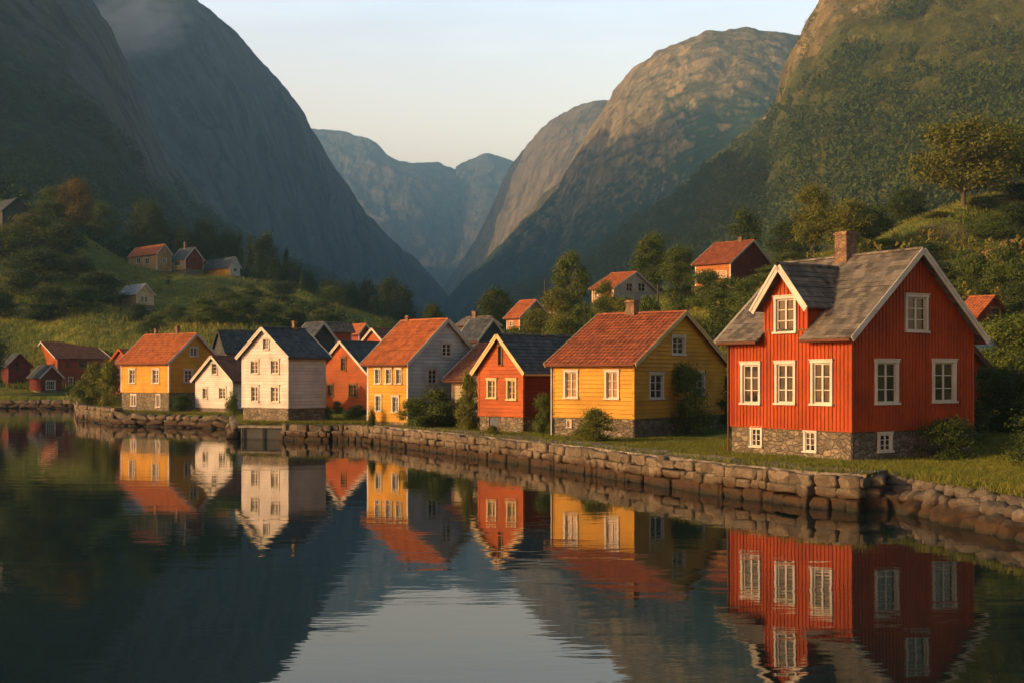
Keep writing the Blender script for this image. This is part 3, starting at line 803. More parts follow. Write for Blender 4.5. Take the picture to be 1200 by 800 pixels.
    # chimneys
    for (px, py, wpx) in chim:
        rdv = av if ridge == 'a' else bv
        base = C0 + gd * (W / 2); k = (px - 600) / FOC
        l = (k * base.y - base.x) / (rdv.x - k * rdv.y); Y = base.y + rdv.y * l
        wm = wpx / FOC * Y * 0.8; zt = z_at(py, Y)
        u_, v_ = (W / 2, l)
        x_, y_ = (u_, v_) if ridge == 'a' else (v_, u_)
        mb = MB(); mb.box((x_ - wm / 2, y_ - wm / 2, ze + gl - .7), (x_ + wm / 2, y_ + wm / 2, zt - .12))
        mb.box((x_ - wm / 2 - .04, y_ - wm / 2 - .04, zt - .12), (x_ + wm / 2 + .04, y_ + wm / 2 + .04, zt - .05)); mb.box((x_ - wm / 2 - .0, y_ - wm / 2, zt - .05), (x_ + wm / 2, y_ + wm / 2, zt))
        mb.box((x_ - wm / 2 - .03, y_ - wm / 2 - .03, ze + gl - .25), (x_ + wm / 2 + .03, y_ + wm / 2 + .03, ze + gl + .18))
        mb.build('chimney', M['chimney'], roof)
    if dormer:
        # gabled dormer flush with the left face: walls, roof, boards, window
        ds0, ds1 = dormer['s']; dze = dormer['ze'] - zg; dzp = dormer['zp'] - zg; dw = ds1 - ds0
        dr = empty('dormer', (0, 0, 0)); dr.parent = root
        mb = MB(); Td = lambda s, o, z: (-o, ds0 + s, z)
        r_ = dormer_win
        wall_face(mb, Td, dw, ze - .0, dze, dzp - dze, [(r_[0] + .03 - ds0, r_[1] - .03 - ds0, r_[2] + .03, r_[3] - .03)], style, pitch)
        # cheeks, following the main slope
        for s_ in (ds0, ds1):
            n = 12; xk = (dze - ze) / slope
            sg_ = -1 if s_ == ds0 else 1
            mb.face([(0, s_, ze), (0, s_, dze), (xk, s_, dze)], [(0, ze), (0, dze), (xk, dze)])
            for i in range(1, int(xk / pitch)):
                x = i * pitch; z_ = ze + x * slope
                mb.box((x - .022, s_ - (.028 if sg_ < 0 else 0), z_), (x + .022, s_ + (.028 if sg_ > 0 else 0), dze))
        mb.build('wall', M[wallm], dr)
        window_part(dr, TL, r_[:4], trimm, r_[4], r_[5], .02)
        dsl = (dzp - dze) / (dw / 2); dth = math.atan(dsl); dc, dsn = math.cos(dth), math.sin(dth); doe = .26
        ddl = (dw / 2 + doe) / dc; rfm = MB(); cs = (ds0 + ds1) / 2
        for sgn in (-1, 1):
            # each course runs back until it meets the main roof
            st = .24; nd = int(ddl / st)
            for j in range(nd):
                da, db = ddl * j / nd, ddl * (j + 1) / nd + .012
                za = dzp - da * dsn; zb = dzp - db * dsn
                xa = max((za - ze) / slope + .03, 0) ; xb = max((zb - ze) / slope + .03, 0)
                if zb < ze: continue
                ya = cs + sgn * (da * dc); yb = cs + sgn * (db * dc); t = .09
                nx = max(1, int((xa + .38) / .3))
                for i in range(nx):
                    f0, f1 = i / nx, (i + 1) / nx; rr = random.uniform(-.006, .01)
                    q = lambda f_, x_: -.36 + (x_ + .36 + .12) * f_
                    mb_ = [(q(f0, xb), yb + sgn * (t + .022) * dsn, zb + (t + .022 + rr) * dc), (q(f1, xb), yb + sgn * (t + .022) * dsn, zb + (t + .022 + rr) * dc), (q(f1, xa), ya + sgn * t * dsn, za + t * dc), (q(f0, xa), ya + sgn * t * dsn, za + t * dc)]
                    rfm.face(mb_, [(q(f0, xb), db), (q(f1, xb), db), (q(f1, xa), da), (q(f0, xa), da)])
                    lo = [(mb_[0][0], yb + sgn * .06 * dsn, zb + .06 * dc), (mb_[1][0], yb + sgn * .06 * dsn, zb + .06 * dc)]
                    rfm.face([lo[0], lo[1], mb_[1], mb_[0]], [(0, db)] * 4)
            # underside
            za, zb = dzp, dzp - ddl * dsn; xa = (za - ze) / slope; xb = max((zb - ze) / slope, 0)
            yb = cs + sgn * ddl * dc
            for h in (0.005, .06):
                rfm.face([(-.36, cs, za + h), (xa, cs, za + h), (xb, yb, zb + h), (-.36, yb, zb + h)])
            rfm.face([(-.36, yb, zb), (xb, yb, zb), (xb, yb, zb + .09), (-.36, yb, zb + .09)])
            bb_ = MB()
            F = lambda x_, dd, h: (x_, cs + sgn * (dd * dc + h * dsn), dzp - dd * dsn + h * dc)
            for (xa_, xb_, h0, h1) in ((-.395, -.361, -.10, .12), (-.42, -.396, .05, .14)):
                c_ = [F(x_, dd, h) for x_ in (xa_, xb_) for dd, h in ((0, h0), (ddl + .05, h0), (ddl + .05, h1), (0, h1))]
                for f in ((0, 1, 2, 3), (7, 6, 5, 4), (0, 4, 5, 1), (1, 5, 6, 2), (2, 6, 7, 3), (3, 7, 4, 0)): bb_.face([c_[k] for k in f])
            bb_.build('bargeboard', vm, dr)
        rfm.tube((-.38, cs, dzp + .12), ((dzp - ze) / slope, cs, dzp + .12), .07, n=8)
        rfm.build('roof', M[roofm], dr)
        for s_ in (ds0, ds1):
            mb = MB(); mb.box((-.04, s_ - .045, ze - .3), (0.05, s_ + .045, dze)); mb.build('corner_board', M[wallm], dr)
    return root

G_ = 'wooden houses along the water'
GB = 'houses behind the waterfront row'
GH = 'cottages up on the hillsides'
house('wooden_house', 'big red board-and-batten house with a dormer and grey slate roof, nearest at the right', 'house', (998, 38.8, .9), -308, 856, 1140, 397, 505, 291, 'a', 'red', 'slate_grey', 'slate', G_,
      style='batten', pitch=.165, corner='red', oe=.36, ov=.34, chim=[(991, 272, 22)], down=[('far', 'gutter')], fdepth=.8,
      wins=[('L', 869, 424, 892, 474), ('L', 909, 423, 933, 474), ('L', 951, 421.5, 976.5, 475), ('D', 908, 347, 934, 391), ('L', 879, 499, 893, 524), ('L', 941.5, 503, 957, 530),
            ('R', 1024.5, 421, 1052, 474), ('R', 1092, 421, 1119.5, 472), ('R', 1060, 345, 1086.5, 390), ('R', 1029, 505, 1046, 530)],
      dormer=dict(s=(1.92, 3.88), ze=6.25, zp=7.42))
house('wooden_house', 'yellow clapboard house with red tiled roof and one chimney next to the big red house', 'house', (743, 53, .9), -1250, 648, 848, 427, 490, 364, 'a', 'yellow', 'pantile', 'pan', G_,
      trim='trim', verge='trim_cream', corner='yellow', pitch=.19, chim=[(741, 352, 14)], down=[('far', 'trim')],
      wins=[('L', 661, 433, 678, 467), ('L', 709, 433, 726, 468), ('R', 760, 436, 777, 468), ('R', 809, 435, 825, 464), ('R', 786, 393, 802, 416.5), ('L', 664, 491, 670, 501, 1, 1)])
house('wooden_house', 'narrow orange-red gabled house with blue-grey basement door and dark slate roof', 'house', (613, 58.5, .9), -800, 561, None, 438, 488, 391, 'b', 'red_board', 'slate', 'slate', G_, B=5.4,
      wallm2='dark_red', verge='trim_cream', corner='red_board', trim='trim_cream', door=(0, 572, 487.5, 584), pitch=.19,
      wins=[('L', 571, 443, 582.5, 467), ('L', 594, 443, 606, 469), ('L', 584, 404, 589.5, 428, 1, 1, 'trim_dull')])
house('wooden_house', 'two-storey house with yellow front, pale grey gable and orange tiled roof', 'house', (478, 65, .9), -991, 431, 562, 427, 494, 373, 'a', 'yellow2', 'pantile_orange', 'pan', G_,
      wallm2='greywhite', pitch=.2, chim=[(478, 370, 5)],
      wins=[('L', 439.5, 431, 447, 450), ('L', 452, 431, 460, 450), ('L', 464, 431, 471.5, 450), ('L', 440, 462, 448, 482), ('L', 459.5, 463, 468.5, 483), ('R', 516.5, 400.5, 530, 418.5), ('R', 500, 431, 513, 450.5)])
house('wooden_house', 'low cream-walled house with long brown tiled roof, half hidden by a tall shrub', 'house', (562, 64.7, .9), -1100, 530, None, 446, 488, 401, 'a', 'cream', 'pantile_brown', 'pan', G_, pitch=.19, B=5.0, oe=.5)
house('wooden_house', 'orange-red gabled house with muted windows and white verge boards beside the tall white house', 'house', (430, 93, .9), -900, 373, None, 438, 479, 399, 'b', 'red_board', 'slate', 'slate', G_, B=6,
      pitch=.16, corner='red_board', wins=[('L', 399.5, 418, 406.5, 434.5, 2, 3, 'trim_dull'), ('L', 384, 449, 391.5, 464.5, 2, 3, 'trim_dull'), ('L', 408.5, 449, 419, 465.5, 2, 3, 'trim_dull')])
house('wooden_house', 'tall white gabled house with five windows and dark slate roof on a stone base', 'house', (338, 71, .75), -1100, 284, 381, 419, 478, 383, 'b', 'white', 'slate', 'slate', G_, pitch=.2,
      chim=[(345, 376, 5)], wins=[('L', 308, 395.5, 316, 410), ('L', 293.5, 421, 304, 438.5), ('L', 317, 420.5, 328, 438.5), ('L', 294, 451, 304, 471), ('L', 317, 451, 328, 471.5)])
house('wooden_house', 'small white cottage with three windows and brown-red roof', 'house', (273, 87, .9), -900, 229.5, 305, 447, 478, 416, 'b', 'white', 'pantile_brown', 'pan', G_, pitch=.15,
      wins=[('L', 248, 424, 255.5, 439, 1, 3), ('L', 237.5, 453, 244, 467.5), ('L', 256.5, 452.5, 265.5, 468)])
house('wooden_house', 'bright yellow house with orange tiled roof on a tall stone basement with two slim windows', 'house', (198, 92, .9), -1300, 142, 258, 426, 459.5, 390, 'a', 'yellow2', 'pantile_orange', 'pan', G_, pitch=.15,
      chim=[(183, 385, 4), (208, 382, 4)], wins=[('L', 151.5, 431.5, 159.5, 449.5), ('L', 178.5, 431.5, 187.5, 449.5), ('R', 215, 432, 226, 448.5), ('R', 221.5, 406, 232, 418), ('L', 153, 461, 160, 476, 2, 1), ('L', 182.5, 461, 188, 477, 2, 1)])
# the cove at the left
house('wooden_house', 'long red-brown house with lit orange gable and chimney at the head of the cove', 'house', (67, 150, 0), -100, 36, 128, 420, 458, 400, 'b', 'red_board', 'pantile_brown', 'slate', GB, wallm2='brick_red', base_y=460, pitch=.2, simple=True,  # sunlit gable and shaded long side put into two paint colours
      chim=[(90, 395, 6)], wins=[('R', 80, 441, 86, 455), ('R', 91.5, 421.5, 103, 431.5, 4, 1, 'trim_dull'), ('R', 77, 422.5, 82, 431, 2, 1, 'brick_red')])
house('boat_shed', 'windowless-looking dark red shed with steep gable, leftmost at the cove', 'shed', (10, 150, 0), -700, 2, 35, 430, 453.5, 414, 'a', 'dark_red', 'slate', 'slate', GB, base_y=455, pitch=.2, simple=True, verge='dark_red', corner='dark_red',
      wins=[('R', 18, 424, 22.5, 435, 1, 2, 'dark_red')])
house('boat_shed', 'low dark red shed with a four-light window and slate roof between the cove houses', 'shed', (48.5, 143, 0), -500, 35, 72, 443, 457, 427, 'a', 'dark_red', 'slate', 'slate', GB, base_y=458, pitch=.2, simple=True, corner='dark_red',
      wins=[('R', 53.5, 445, 65, 456.5, 4, 2)])
house('wooden_house', 'dark boarded gable with thin white verges behind the long red-brown house', 'house', (101, 170, 0), -700, 88, 138, 412, 440, 392, 'a', 'slate_wall', 'slate', 'slate', GB, base_y=445, pitch=.2, simple=True)
house('outbuilding', 'small outbuilding with orange roof tucked against the bright yellow house', 'outbuilding', (156, 112, 0), -700, 129, 170, 428, 470, 408, 'b', 'brick_red', 'pantile_orange', 'pan', GB, base_y=475, pitch=.2, simple=True, verge='red_board')
# behind the row
house('wooden_house', 'grey house showing only its long dark slate roof between the two white houses', 'house', (265, 122, 0), -500, 250, 330, 414, 440, 386, 'b', 'slate_wall', 'slate', 'slate', GB, base_y=445, pitch=.2, simple=True, verge='slate_wall')
house('wooden_house', 'slate roofed gable with white verge just behind the tall white house', 'house', (362, 104, 0), -800, 345, 393, 402, 440, 377, 'a', 'slate_wall', 'slate', 'slate', GB, base_y=445, pitch=.2, simple=True)
house('wooden_house', 'red house under a brown-grey slate roof above the orange-red gabled house', 'house', (384, 126, 0), -300, 377, 412, 389, 410, 377, 'b', 'brick_red', 'slate_grey', 'slate', GB, base_y=415, pitch=.2, simple=True, verge='slate_wall')
house('wooden_house', 'small orange gable with bright white verges and brown roof behind the yellow-fronted house', 'house', (449, 112, 0), -800, 427, 490, 401, 425, 384, 'b', 'red_board', 'pantile_brown', 'slate', GB, base_y=430, pitch=.2, simple=True)
house('wooden_house', 'low house with rust-orange roof between the small orange gable and the red house', 'house', (421, 138, 0), -900, 404, 434, 392, 402, 379, 'a', 'brick_red', 'pantile_orange', 'slate', GB, base_y=408, pitch=.2, simple=True)
house('wooden_house', 'dark gable with patched slate roof behind the cream-walled house', 'house', (560, 108, 0), -900, 537, 592, 400, 425, 373, 'a', 'slate_wall', 'slate', 'slate', GB, base_y=430, pitch=.2, simple=True)
house('wooden_house', 'low grey-roofed house with orange chimney stack in the valley gap', 'house', (560, 140, 0), -900, 536, 585, 381, 395, 370, 'a', 'slate_wall', 'slate_grey', 'slate', GB, base_y=400, pitch=.2, simple=True, chim=[(557, 365, 7)])
house('wooden_house', 'orange-roofed house with dark gable above the narrow gabled house', 'house', (609, 128, 0), -900, 594, 644, 373, 390, 351, 'a', 'orange', 'pantile_orange', 'pan', GH, wallm2='tan', base_y=392, pitch=.2, simple=True,
      wins=[('L', 597, 376, 602, 383, 2, 2)])
house('wooden_house', 'bit of orange roof rising behind the dark gable beside the mast', 'house', (652, 140, 0), -1500, 636, 668, 364, 380, 351, 'a', 'tan', 'pantile_orange', 'pan', GH, base_y=385, pitch=.2, simple=True)
house('wooden_house', 'white gabled hillside house with two windows and orange roof', 'house', (719, 127, 0), -1100, 694, 768, 338, 358, 318, 'a', 'orange', 'pantile_orange', 'pan', GH, wallm2='greywhite', base_y=360, pitch=.18, simple=True, fdepth=2.5,
      wins=[('R', 733, 331, 741.5, 342.5, 2, 2), ('R', 747, 331, 756.5, 342.5, 2, 2), ('L', 697, 342, 703, 351, 2, 2)])
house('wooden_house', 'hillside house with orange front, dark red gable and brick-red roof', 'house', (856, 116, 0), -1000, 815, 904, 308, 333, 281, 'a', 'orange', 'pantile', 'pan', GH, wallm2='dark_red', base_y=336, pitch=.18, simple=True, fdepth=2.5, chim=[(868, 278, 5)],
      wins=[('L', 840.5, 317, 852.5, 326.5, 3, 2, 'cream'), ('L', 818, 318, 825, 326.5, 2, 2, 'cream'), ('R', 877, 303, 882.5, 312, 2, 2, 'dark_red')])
house('wooden_house', 'small red house with vivid orange roof in the thicket behind the big red house', 'house', (1143, 84, 0), -900, 1120, 1181, 373, 395, 346, 'a', 'brick_red', 'pantile_orange', 'pan', GH, base_y=400, pitch=.16, simple=True, fdepth=2.5, verge='brick_red',
      wins=[('R', 1160, 360, 1172, 371, 3, 2, 'tan')])
house('annex', 'low red annex with sloping verge hard behind the big red house', 'annex', (1108, 48.5, 0), -308, 1095, 1158, 441, 470, 404, 'a', 'red', 'slate_grey', 'slate', GB, base_y=480, style='batten', pitch=.17, simple=True, verge='gutter', corner='red')
house('outbuilding', 'outbuilding showing its wavy grey roof behind the big red house', 'outbuilding', (1140, 64, 0), -600, 1130, 1168, 413, 440, 395, 'b', 'slate_wall', 'metal_roof', 'slate', GB, base_y=450, simple=True, verge='slate_wall')
# left hillside
house('cottage', 'tan cottage with orange roof, leftmost of the hillside three', 'cottage', (184, 250, 0), -900, 151, 200.5, 298, 317, 286, 'a', 'tan', 'pantile_orange', 'slate', GH, base_y=318, pitch=.22, simple=True, fdepth=4,
      wins=[('L', 160, 302, 165, 309, 2, 1), ('L', 170, 302, 175, 310, 2, 1), ('R', 190.5, 303, 195, 309, 2, 2)])
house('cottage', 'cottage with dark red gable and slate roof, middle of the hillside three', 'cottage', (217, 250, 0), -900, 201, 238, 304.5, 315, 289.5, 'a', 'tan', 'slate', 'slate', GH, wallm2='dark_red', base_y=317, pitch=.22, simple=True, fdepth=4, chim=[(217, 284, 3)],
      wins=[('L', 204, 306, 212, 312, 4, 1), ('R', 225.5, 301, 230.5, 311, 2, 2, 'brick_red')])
house('cottage', 'long low cottage with blue-grey roof and pale gable, rightmost of the hillside three', 'cottage', (269, 250, 0), -900, 239, 281, 314, 323, 301, 'a', 'yellow', 'slate', 'slate', GH, wallm2='greywhite', base_y=325, pitch=.22, simple=True, fdepth=4,
      wins=[('R', 273, 314, 278, 319, 2, 1)])
house('cottage', 'little cream cottage with pale metal roof alone on the lower slope', 'cottage', (160, 200, 0), -900, 139.5, 180, 345.5, 357, 332.5, 'a', 'tan', 'metal_roof', 'slate', GH, wallm2='cream', base_y=360, pitch=.2, simple=True, fdepth=4,
      wins=[('R', 165, 347, 168.5, 354, 2, 2), ('R', 169.5, 347.5, 173, 355, 2, 2)])
house('barn', 'dark weathered barn at the left edge among the trees', 'barn', (3, 235, 0), -900, -28, 36, 248, 268, 232, 'a', 'slate_wall', 'slate', 'slate', GH, base_y=270, pitch=.25, simple=True, fdepth=4, verge='slate_wall', corner='slate_wall')

# ------------------------------------------------------------------ stones, quay, shore
def rock_proto(seed, pn=5.0, amp=0.10, n=6):
    vs, fs = [], []; key = {}
    def vid(p):
        k = tuple(round(c, 5) for c in p)
        if k not in key: key[k] = len(vs); vs.append(p)
        return key[k]
    for ax in range(3):
        for sg in (-1, 1):
            for i in range(n):
                for j in range(n):
                    q = []
                    for (a, b_) in ((i, j), (i + 1, j), (i + 1, j + 1), (i, j + 1)):
                        p = [0, 0, 0]; p[ax] = sg; p[(ax + 1) % 3] = 2 * a / n - 1; p[(ax + 2) % 3] = 2 * b_ / n - 1
                        q.append(vid(tuple(p)))
                    fs.append(q if sg > 0 else q[::-1])
    v = np.array(vs, float); r = (np.abs(v) ** pn).sum(1) ** (1 / pn); v /= r[:, None]
    o = seed * 7.77
    v *= (1 + amp * fbm(v * 0.9 + o, 3) * 1.6 + amp * 0.45 * fbm(v * 2.6 + o, 3))[:, None]
    v += 0.12 * np.stack([perlin(v * .6 + o + 5), perlin(v * .6 + o + 15), perlin(v * .6 + o + 25)], -1)
    return v, np.array(fs)
SQ = [rock_proto(i, 5.5 + (i % 4) * 1.6, 0.15, 8) for i in range(8)]
RD = [rock_proto(20 + i, 2.3 + (i % 3) * .7, 0.30, 8) for i in range(8)]

def merge(protos, items):
    """items: (k, centre, sx, sy, sz, rotz, tilt)"""
    V, F, o = [], [], 0
    for k, c, sx, sy, sz, rz, tl in items:
        v, f = protos[k % len(protos)]
        v = v * np.array([sx, sy, sz]); ca, sa = math.cos(tl), math.sin(tl)
        v = np.stack([v[:, 0] * ca - v[:, 2] * sa, v[:, 1], v[:, 0] * sa + v[:, 2] * ca], -1)
        ca, sa = math.cos(rz), math.sin(rz)
        v = np.stack([v[:, 0] * ca - v[:, 1] * sa, v[:, 0] * sa + v[:, 1] * ca, v[:, 2]], -1) + np.array(c)
        V.append(v); F.append(f + o); o += len(v)
    return np.concatenate(V), np.concatenate(F)

def shore_pts(pxs): return [np.array([(p - 600) / FOC * shore_depth(p), shore_depth(p)]) for p in pxs]
def walk(pts, step_fn):
    """yields (pos, tangent, width) along a polyline"""
    for a, b_ in zip(pts[:-1], pts[1:]):
        L = np.linalg.norm(b_ - a)
        if L < .05: continue
        t = (b_ - a) / L; s = 0.0
        while s < L:
            w = min(step_fn(), max(L - s, .12)); yield a + t * (s + w / 2), t, w; s += w

def stone_wall(name, label, cat, pts, courses, mat, side=1, protos=SQ, wr=(.28, .95), batter=.25, tilt=.05, loc_z=0):
    items = []
    nC = len(courses) - 1
    for ci, (za, zb) in enumerate(zip(courses[:-1], courses[1:])):
        for p, t, w in walk(pts, lambda: random.uniform(*wr) * (1.15 if ci == 0 else 1)):
            nrm = np.array([t[1], -t[0]]) * side
            out = batter * (1 - ci / max(1, nC)) + random.uniform(-.03, .05)
            hh = (zb - za) / 2 * random.choice([.82, 1.0, 1.05, 1.12, 1.25])
            w *= random.uniform(.88, 1.08); out += random.uniform(-.05, .07)
            c = p + nrm * out
            items.append((random.randrange(8), (c[0], c[1], (za + zb) / 2 + random.uniform(-.02, .02)), w / 2 * 1.03, .32, hh, math.atan2(t[1], t[0]) + random.uniform(-.06, .06), random.uniform(-tilt, tilt)))
    V, F = merge(protos, items); c0 = np.array([pts[0][0], pts[0][1], loc_z])
    o = link(name, np_mesh(name, V - c0, F, mat, True), loc=c0); tag(o, label, cat)
    return o

stone_wall('quay_wall', 'long dry-stone quay wall curving from the yellow-fronted house to the big red house', 'quay wall', shore_pts([392, 410, 430, 455, 480, 520, 560, 590, 620, 660, 700, 750, 800, 860, 910, 960, 1016, 1020.5]),
           [-.55, -.05, .30, .60, .92], M['quay'])
stone_wall('rock_bank', 'rough brown rock bank under the bright yellow house and white cottage', 'bank', shore_pts([138, 160, 200, 240, 279, 282.9]), [-.5, .05, .45, .85], M['quay'], protos=RD, wr=(.7, 1.9), batter=.7, tilt=.25)
stone_wall('retaining_wall', 'pale squared retaining wall at the corner of the cove', 'wall', shore_pts([91.5, 96, 110, 138]), [-.4, .1, .5, .95, 1.25], M['quay'], wr=(.5, 1.2), batter=.05)
stone_wall('rock_bank', 'dark rock bank between the tall white house and the yellow-fronted house', 'bank', shore_pts([336, 341, 365, 392]), [-.5, -.1, .22, .52, .88], M['quay'], protos=SQ, wr=(.45, 1.2), batter=.55, tilt=.16)
stone_wall('rock_bank', 'low dark stone shore along the head of the cove', 'bank', shore_pts([-260, -150, -60, 0, 50, 90]), [-.5, 0, .45, .95], M['quay'], protos=RD, wr=(.8, 2.0), batter=.8, tilt=.2)
# dark concrete quay block and the boat slip under the tall white house
def block(name, label, cat, px0, px1, z0, z1, depth_in, mat, y_off=0.0):
    a, b_ = shore_pts([px0, px1]); t = (b_ - a) / np.linalg.norm(b_ - a); n = np.array([t[1], -t[0]])
    mb = MB(); L = float(np.linalg.norm(b_ - a)); ang = math.atan2(t[1], t[0])
    nseg = 2
    for i in range(nseg):
        mb.box((L * i / nseg, -depth_in, z0), (L * (i + 1) / nseg - .012, y_off + random.uniform(0, .02), z1 + random.uniform(-.008, .008)))
    o = mb.build(name, mat); o.matrix_world = Matrix.Translation((a[0], a[1], 0)) @ Matrix.Rotation(ang, 4, 'Z') @ Matrix.Scale(1, 4)
    # local y must point to the land: flip so that the block sits behind the shore line
    for v in o.data.vertices: v.co.y *= -1
    o.data.flip_normals(); tag(o, label, cat); return o
a, b_ = shore_pts([283.5, 336.5])
t = (b_ - a) / np.linalg.norm(b_ - a)
slip = empty('boat_slip', (a[0], a[1], 0), math.atan2(t[1], t[0])); tag(slip, 'concrete slab on dark posts in front of the tall white house', 'slip')
L = float(np.linalg.norm(b_ - a))
mb = MB(); mb.box((-.1, -.3, .68), (L + .1, 2.6, .80)); mb.build('slab', M['path'], slip)
for i in range(3):
    mb = MB(); x = .15 + (L - .3) * i / 2; mb.tube((x, -.24, -1.5), (x, -.24, .68), .05); mb.build('post', M['slate_wall'], slip)
mb = MB(); mb.box((0, -.14, -1.5), (L, -.02, .67)); mb.build('dark_void_panel', M['slate_wall'], slip)  # dark panel standing in for the shaded void under the slab
block('quay_block', 'short dark block set in the quay before the narrow orange-red house', 'quay', 527, 549, .2, .96, .6, M['concrete'], .42)

# paving along the quay edge
pp = shore_pts(list(range(432, 1017, 4)) + [1017]); V, F = [], []
for i, p in enumerate(pp):
    q = pp[min(i + 1, len(pp) - 1)] - pp[max(i - 1, 0)]; t = q / np.linalg.norm(q); n = np.array([-t[1], t[0]])
    wdt = 1.05 + .25 * math.sin(i * .35) + .15 * math.sin(i * 1.3)
    for k, (off, z) in enumerate(((-.14, .80), (-.14, .985), (.45, 1.01), (wdt, 1.02), (wdt + .02, .80))):
        V.append((*(p + n * off), z + .012 * math.sin(i * 2.1 + k)))
for i in range(len(pp) - 1):
    for k in range(4): j = i * 5 + k; F.append((j, j + 5, j + 6, j + 1))
o = link('quay_path', np_mesh('quay_path', V, F, M['path'], False)); tag(o, kind='structure')

# individual boulders of the shore at the right
pb = [np.array(q) for q in ((10.75, 35.3), (11.35, 32.6), (11.75, 30.2), (12.1, 28.0), (12.6, 25.5), (13.4, 22.0))]
boulder_me = []
for i in range(6):
    v, f = RD[i]; boulder_me.append(np_mesh('boulder', v, f, M['boulder'], True))
def boulder(x, y, z, s, label, group, sq=1.0):
    o = link('boulder', random.choice(boulder_me), loc=(x, y, z)); o.scale = (s * random.uniform(.85, 1.2), s * random.uniform(.8, 1.15), s * sq * random.uniform(.68, .95))
    o.rotation_euler = (random.uniform(-.3, .3), random.uniform(-.3, .3), random.uniform(0, 6.28)); tag(o, label, 'boulder', group)
GBo = 'boulders of the rough shore wall'
for row, (out, z, s0, s1, lab) in enumerate(((.55, .02, .30, .50, 'wet rust-brown boulder at the waterline of the rough shore wall below the lawn'), (.22, .36, .26, .42, 'grey rounded boulder in the middle course of the rough shore wall'),
                                            (-.05, .66, .17, .30, 'small pale stone on top of the rough shore wall at the lawn edge'))):
    for p, t, w in walk(pb, lambda: random.uniform(s0, s1) * 1.75):
        nrm = np.array([t[1], -t[0]]); c = p + nrm * (out + random.uniform(-.08, .08))
        boulder(c[0], c[1], z + random.uniform(-.05, .05), w / 1.75 * random.uniform(.82, 1.12), lab, GBo)

# ------------------------------------------------------------------ foliage
def leaf_mat(name, col, var=0.5, warm=(0.14, 0.10, 0.02), trans=0.25):
    m, nt, b = new_mat(name)
    w = coords(nt, 'World'); n1 = noise(nt, w, 0.55, 4, 0.6); n2 = noise(nt, w, 6.0, 2)
    oi = nt.nodes.new('ShaderNodeObjectInfo')
    c = ramp(nt, n2, [(0.3, tuple(k * (1 - var) for k in col)), (0.5, col), (0.72, tuple(k * (1 + var) for k in col))])
    c = mixc(nt, maprange(nt, n1, 0.50, 0.75, 0.0, 0.55), c, warm)
    c = mixc(nt, maprange(nt, oi.outputs['Random'], 0, 1, 0.0, 0.35), c, tuple(k * .5 for k in col))
    nt.links.new(c, b.inputs['Base Color']); b.inputs['Roughness'].default_value = 0.7; b.inputs['Specular IOR Level'].default_value = 0.2
    tr = nt.nodes.new('ShaderNodeBsdfTranslucent'); nt.links.new(c, tr.inputs[0])
    mx = nt.nodes.new('ShaderNodeMixShader'); mx.inputs[0].default_value = trans
    nt.links.new(b.outputs[0], mx.inputs[1]); nt.links.new(tr.outputs[0], mx.inputs[2])
    nt.links.new(mx.outputs[0], nt.nodes['Material Output'].inputs[0])
    return m
M['leaf_olive'] = leaf_mat('olive_leaves', (0.135, 0.150, 0.022), .5)
M['leaf_green'] = leaf_mat('green_leaves', (0.085, 0.120, 0.020), .5, (0.15, 0.15, 0.025))
M['leaf_dark'] = leaf_mat('dark_leaves', (0.046, 0.072, 0.016), .5, (0.08, 0.088, 0.018))
M['leaf_autumn'] = leaf_mat('autumn_leaves', (0.16, 0.11, 0.018), .4, (0.20, 0.12, 0.018))
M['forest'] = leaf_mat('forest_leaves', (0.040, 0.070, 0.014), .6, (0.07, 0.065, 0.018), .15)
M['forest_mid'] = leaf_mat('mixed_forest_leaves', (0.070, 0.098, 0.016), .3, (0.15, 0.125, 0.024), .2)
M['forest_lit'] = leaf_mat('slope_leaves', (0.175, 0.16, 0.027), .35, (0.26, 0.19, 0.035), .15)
m, nt, b = new_mat('bark'); M['bark'] = m
w = coords(nt, 'World', (1, 1, .25)); n1 = noise(nt, w, 8, 5)
nt.links.new(ramp(nt, n1, [(0.3, (0.035, 0.026, 0.018)), (0.7, (0.11, 0.085, 0.06))]), b.inputs['Base Color']); b.inputs['Roughness'].default_value = .9; bump(nt, b, n1, .6, .02)

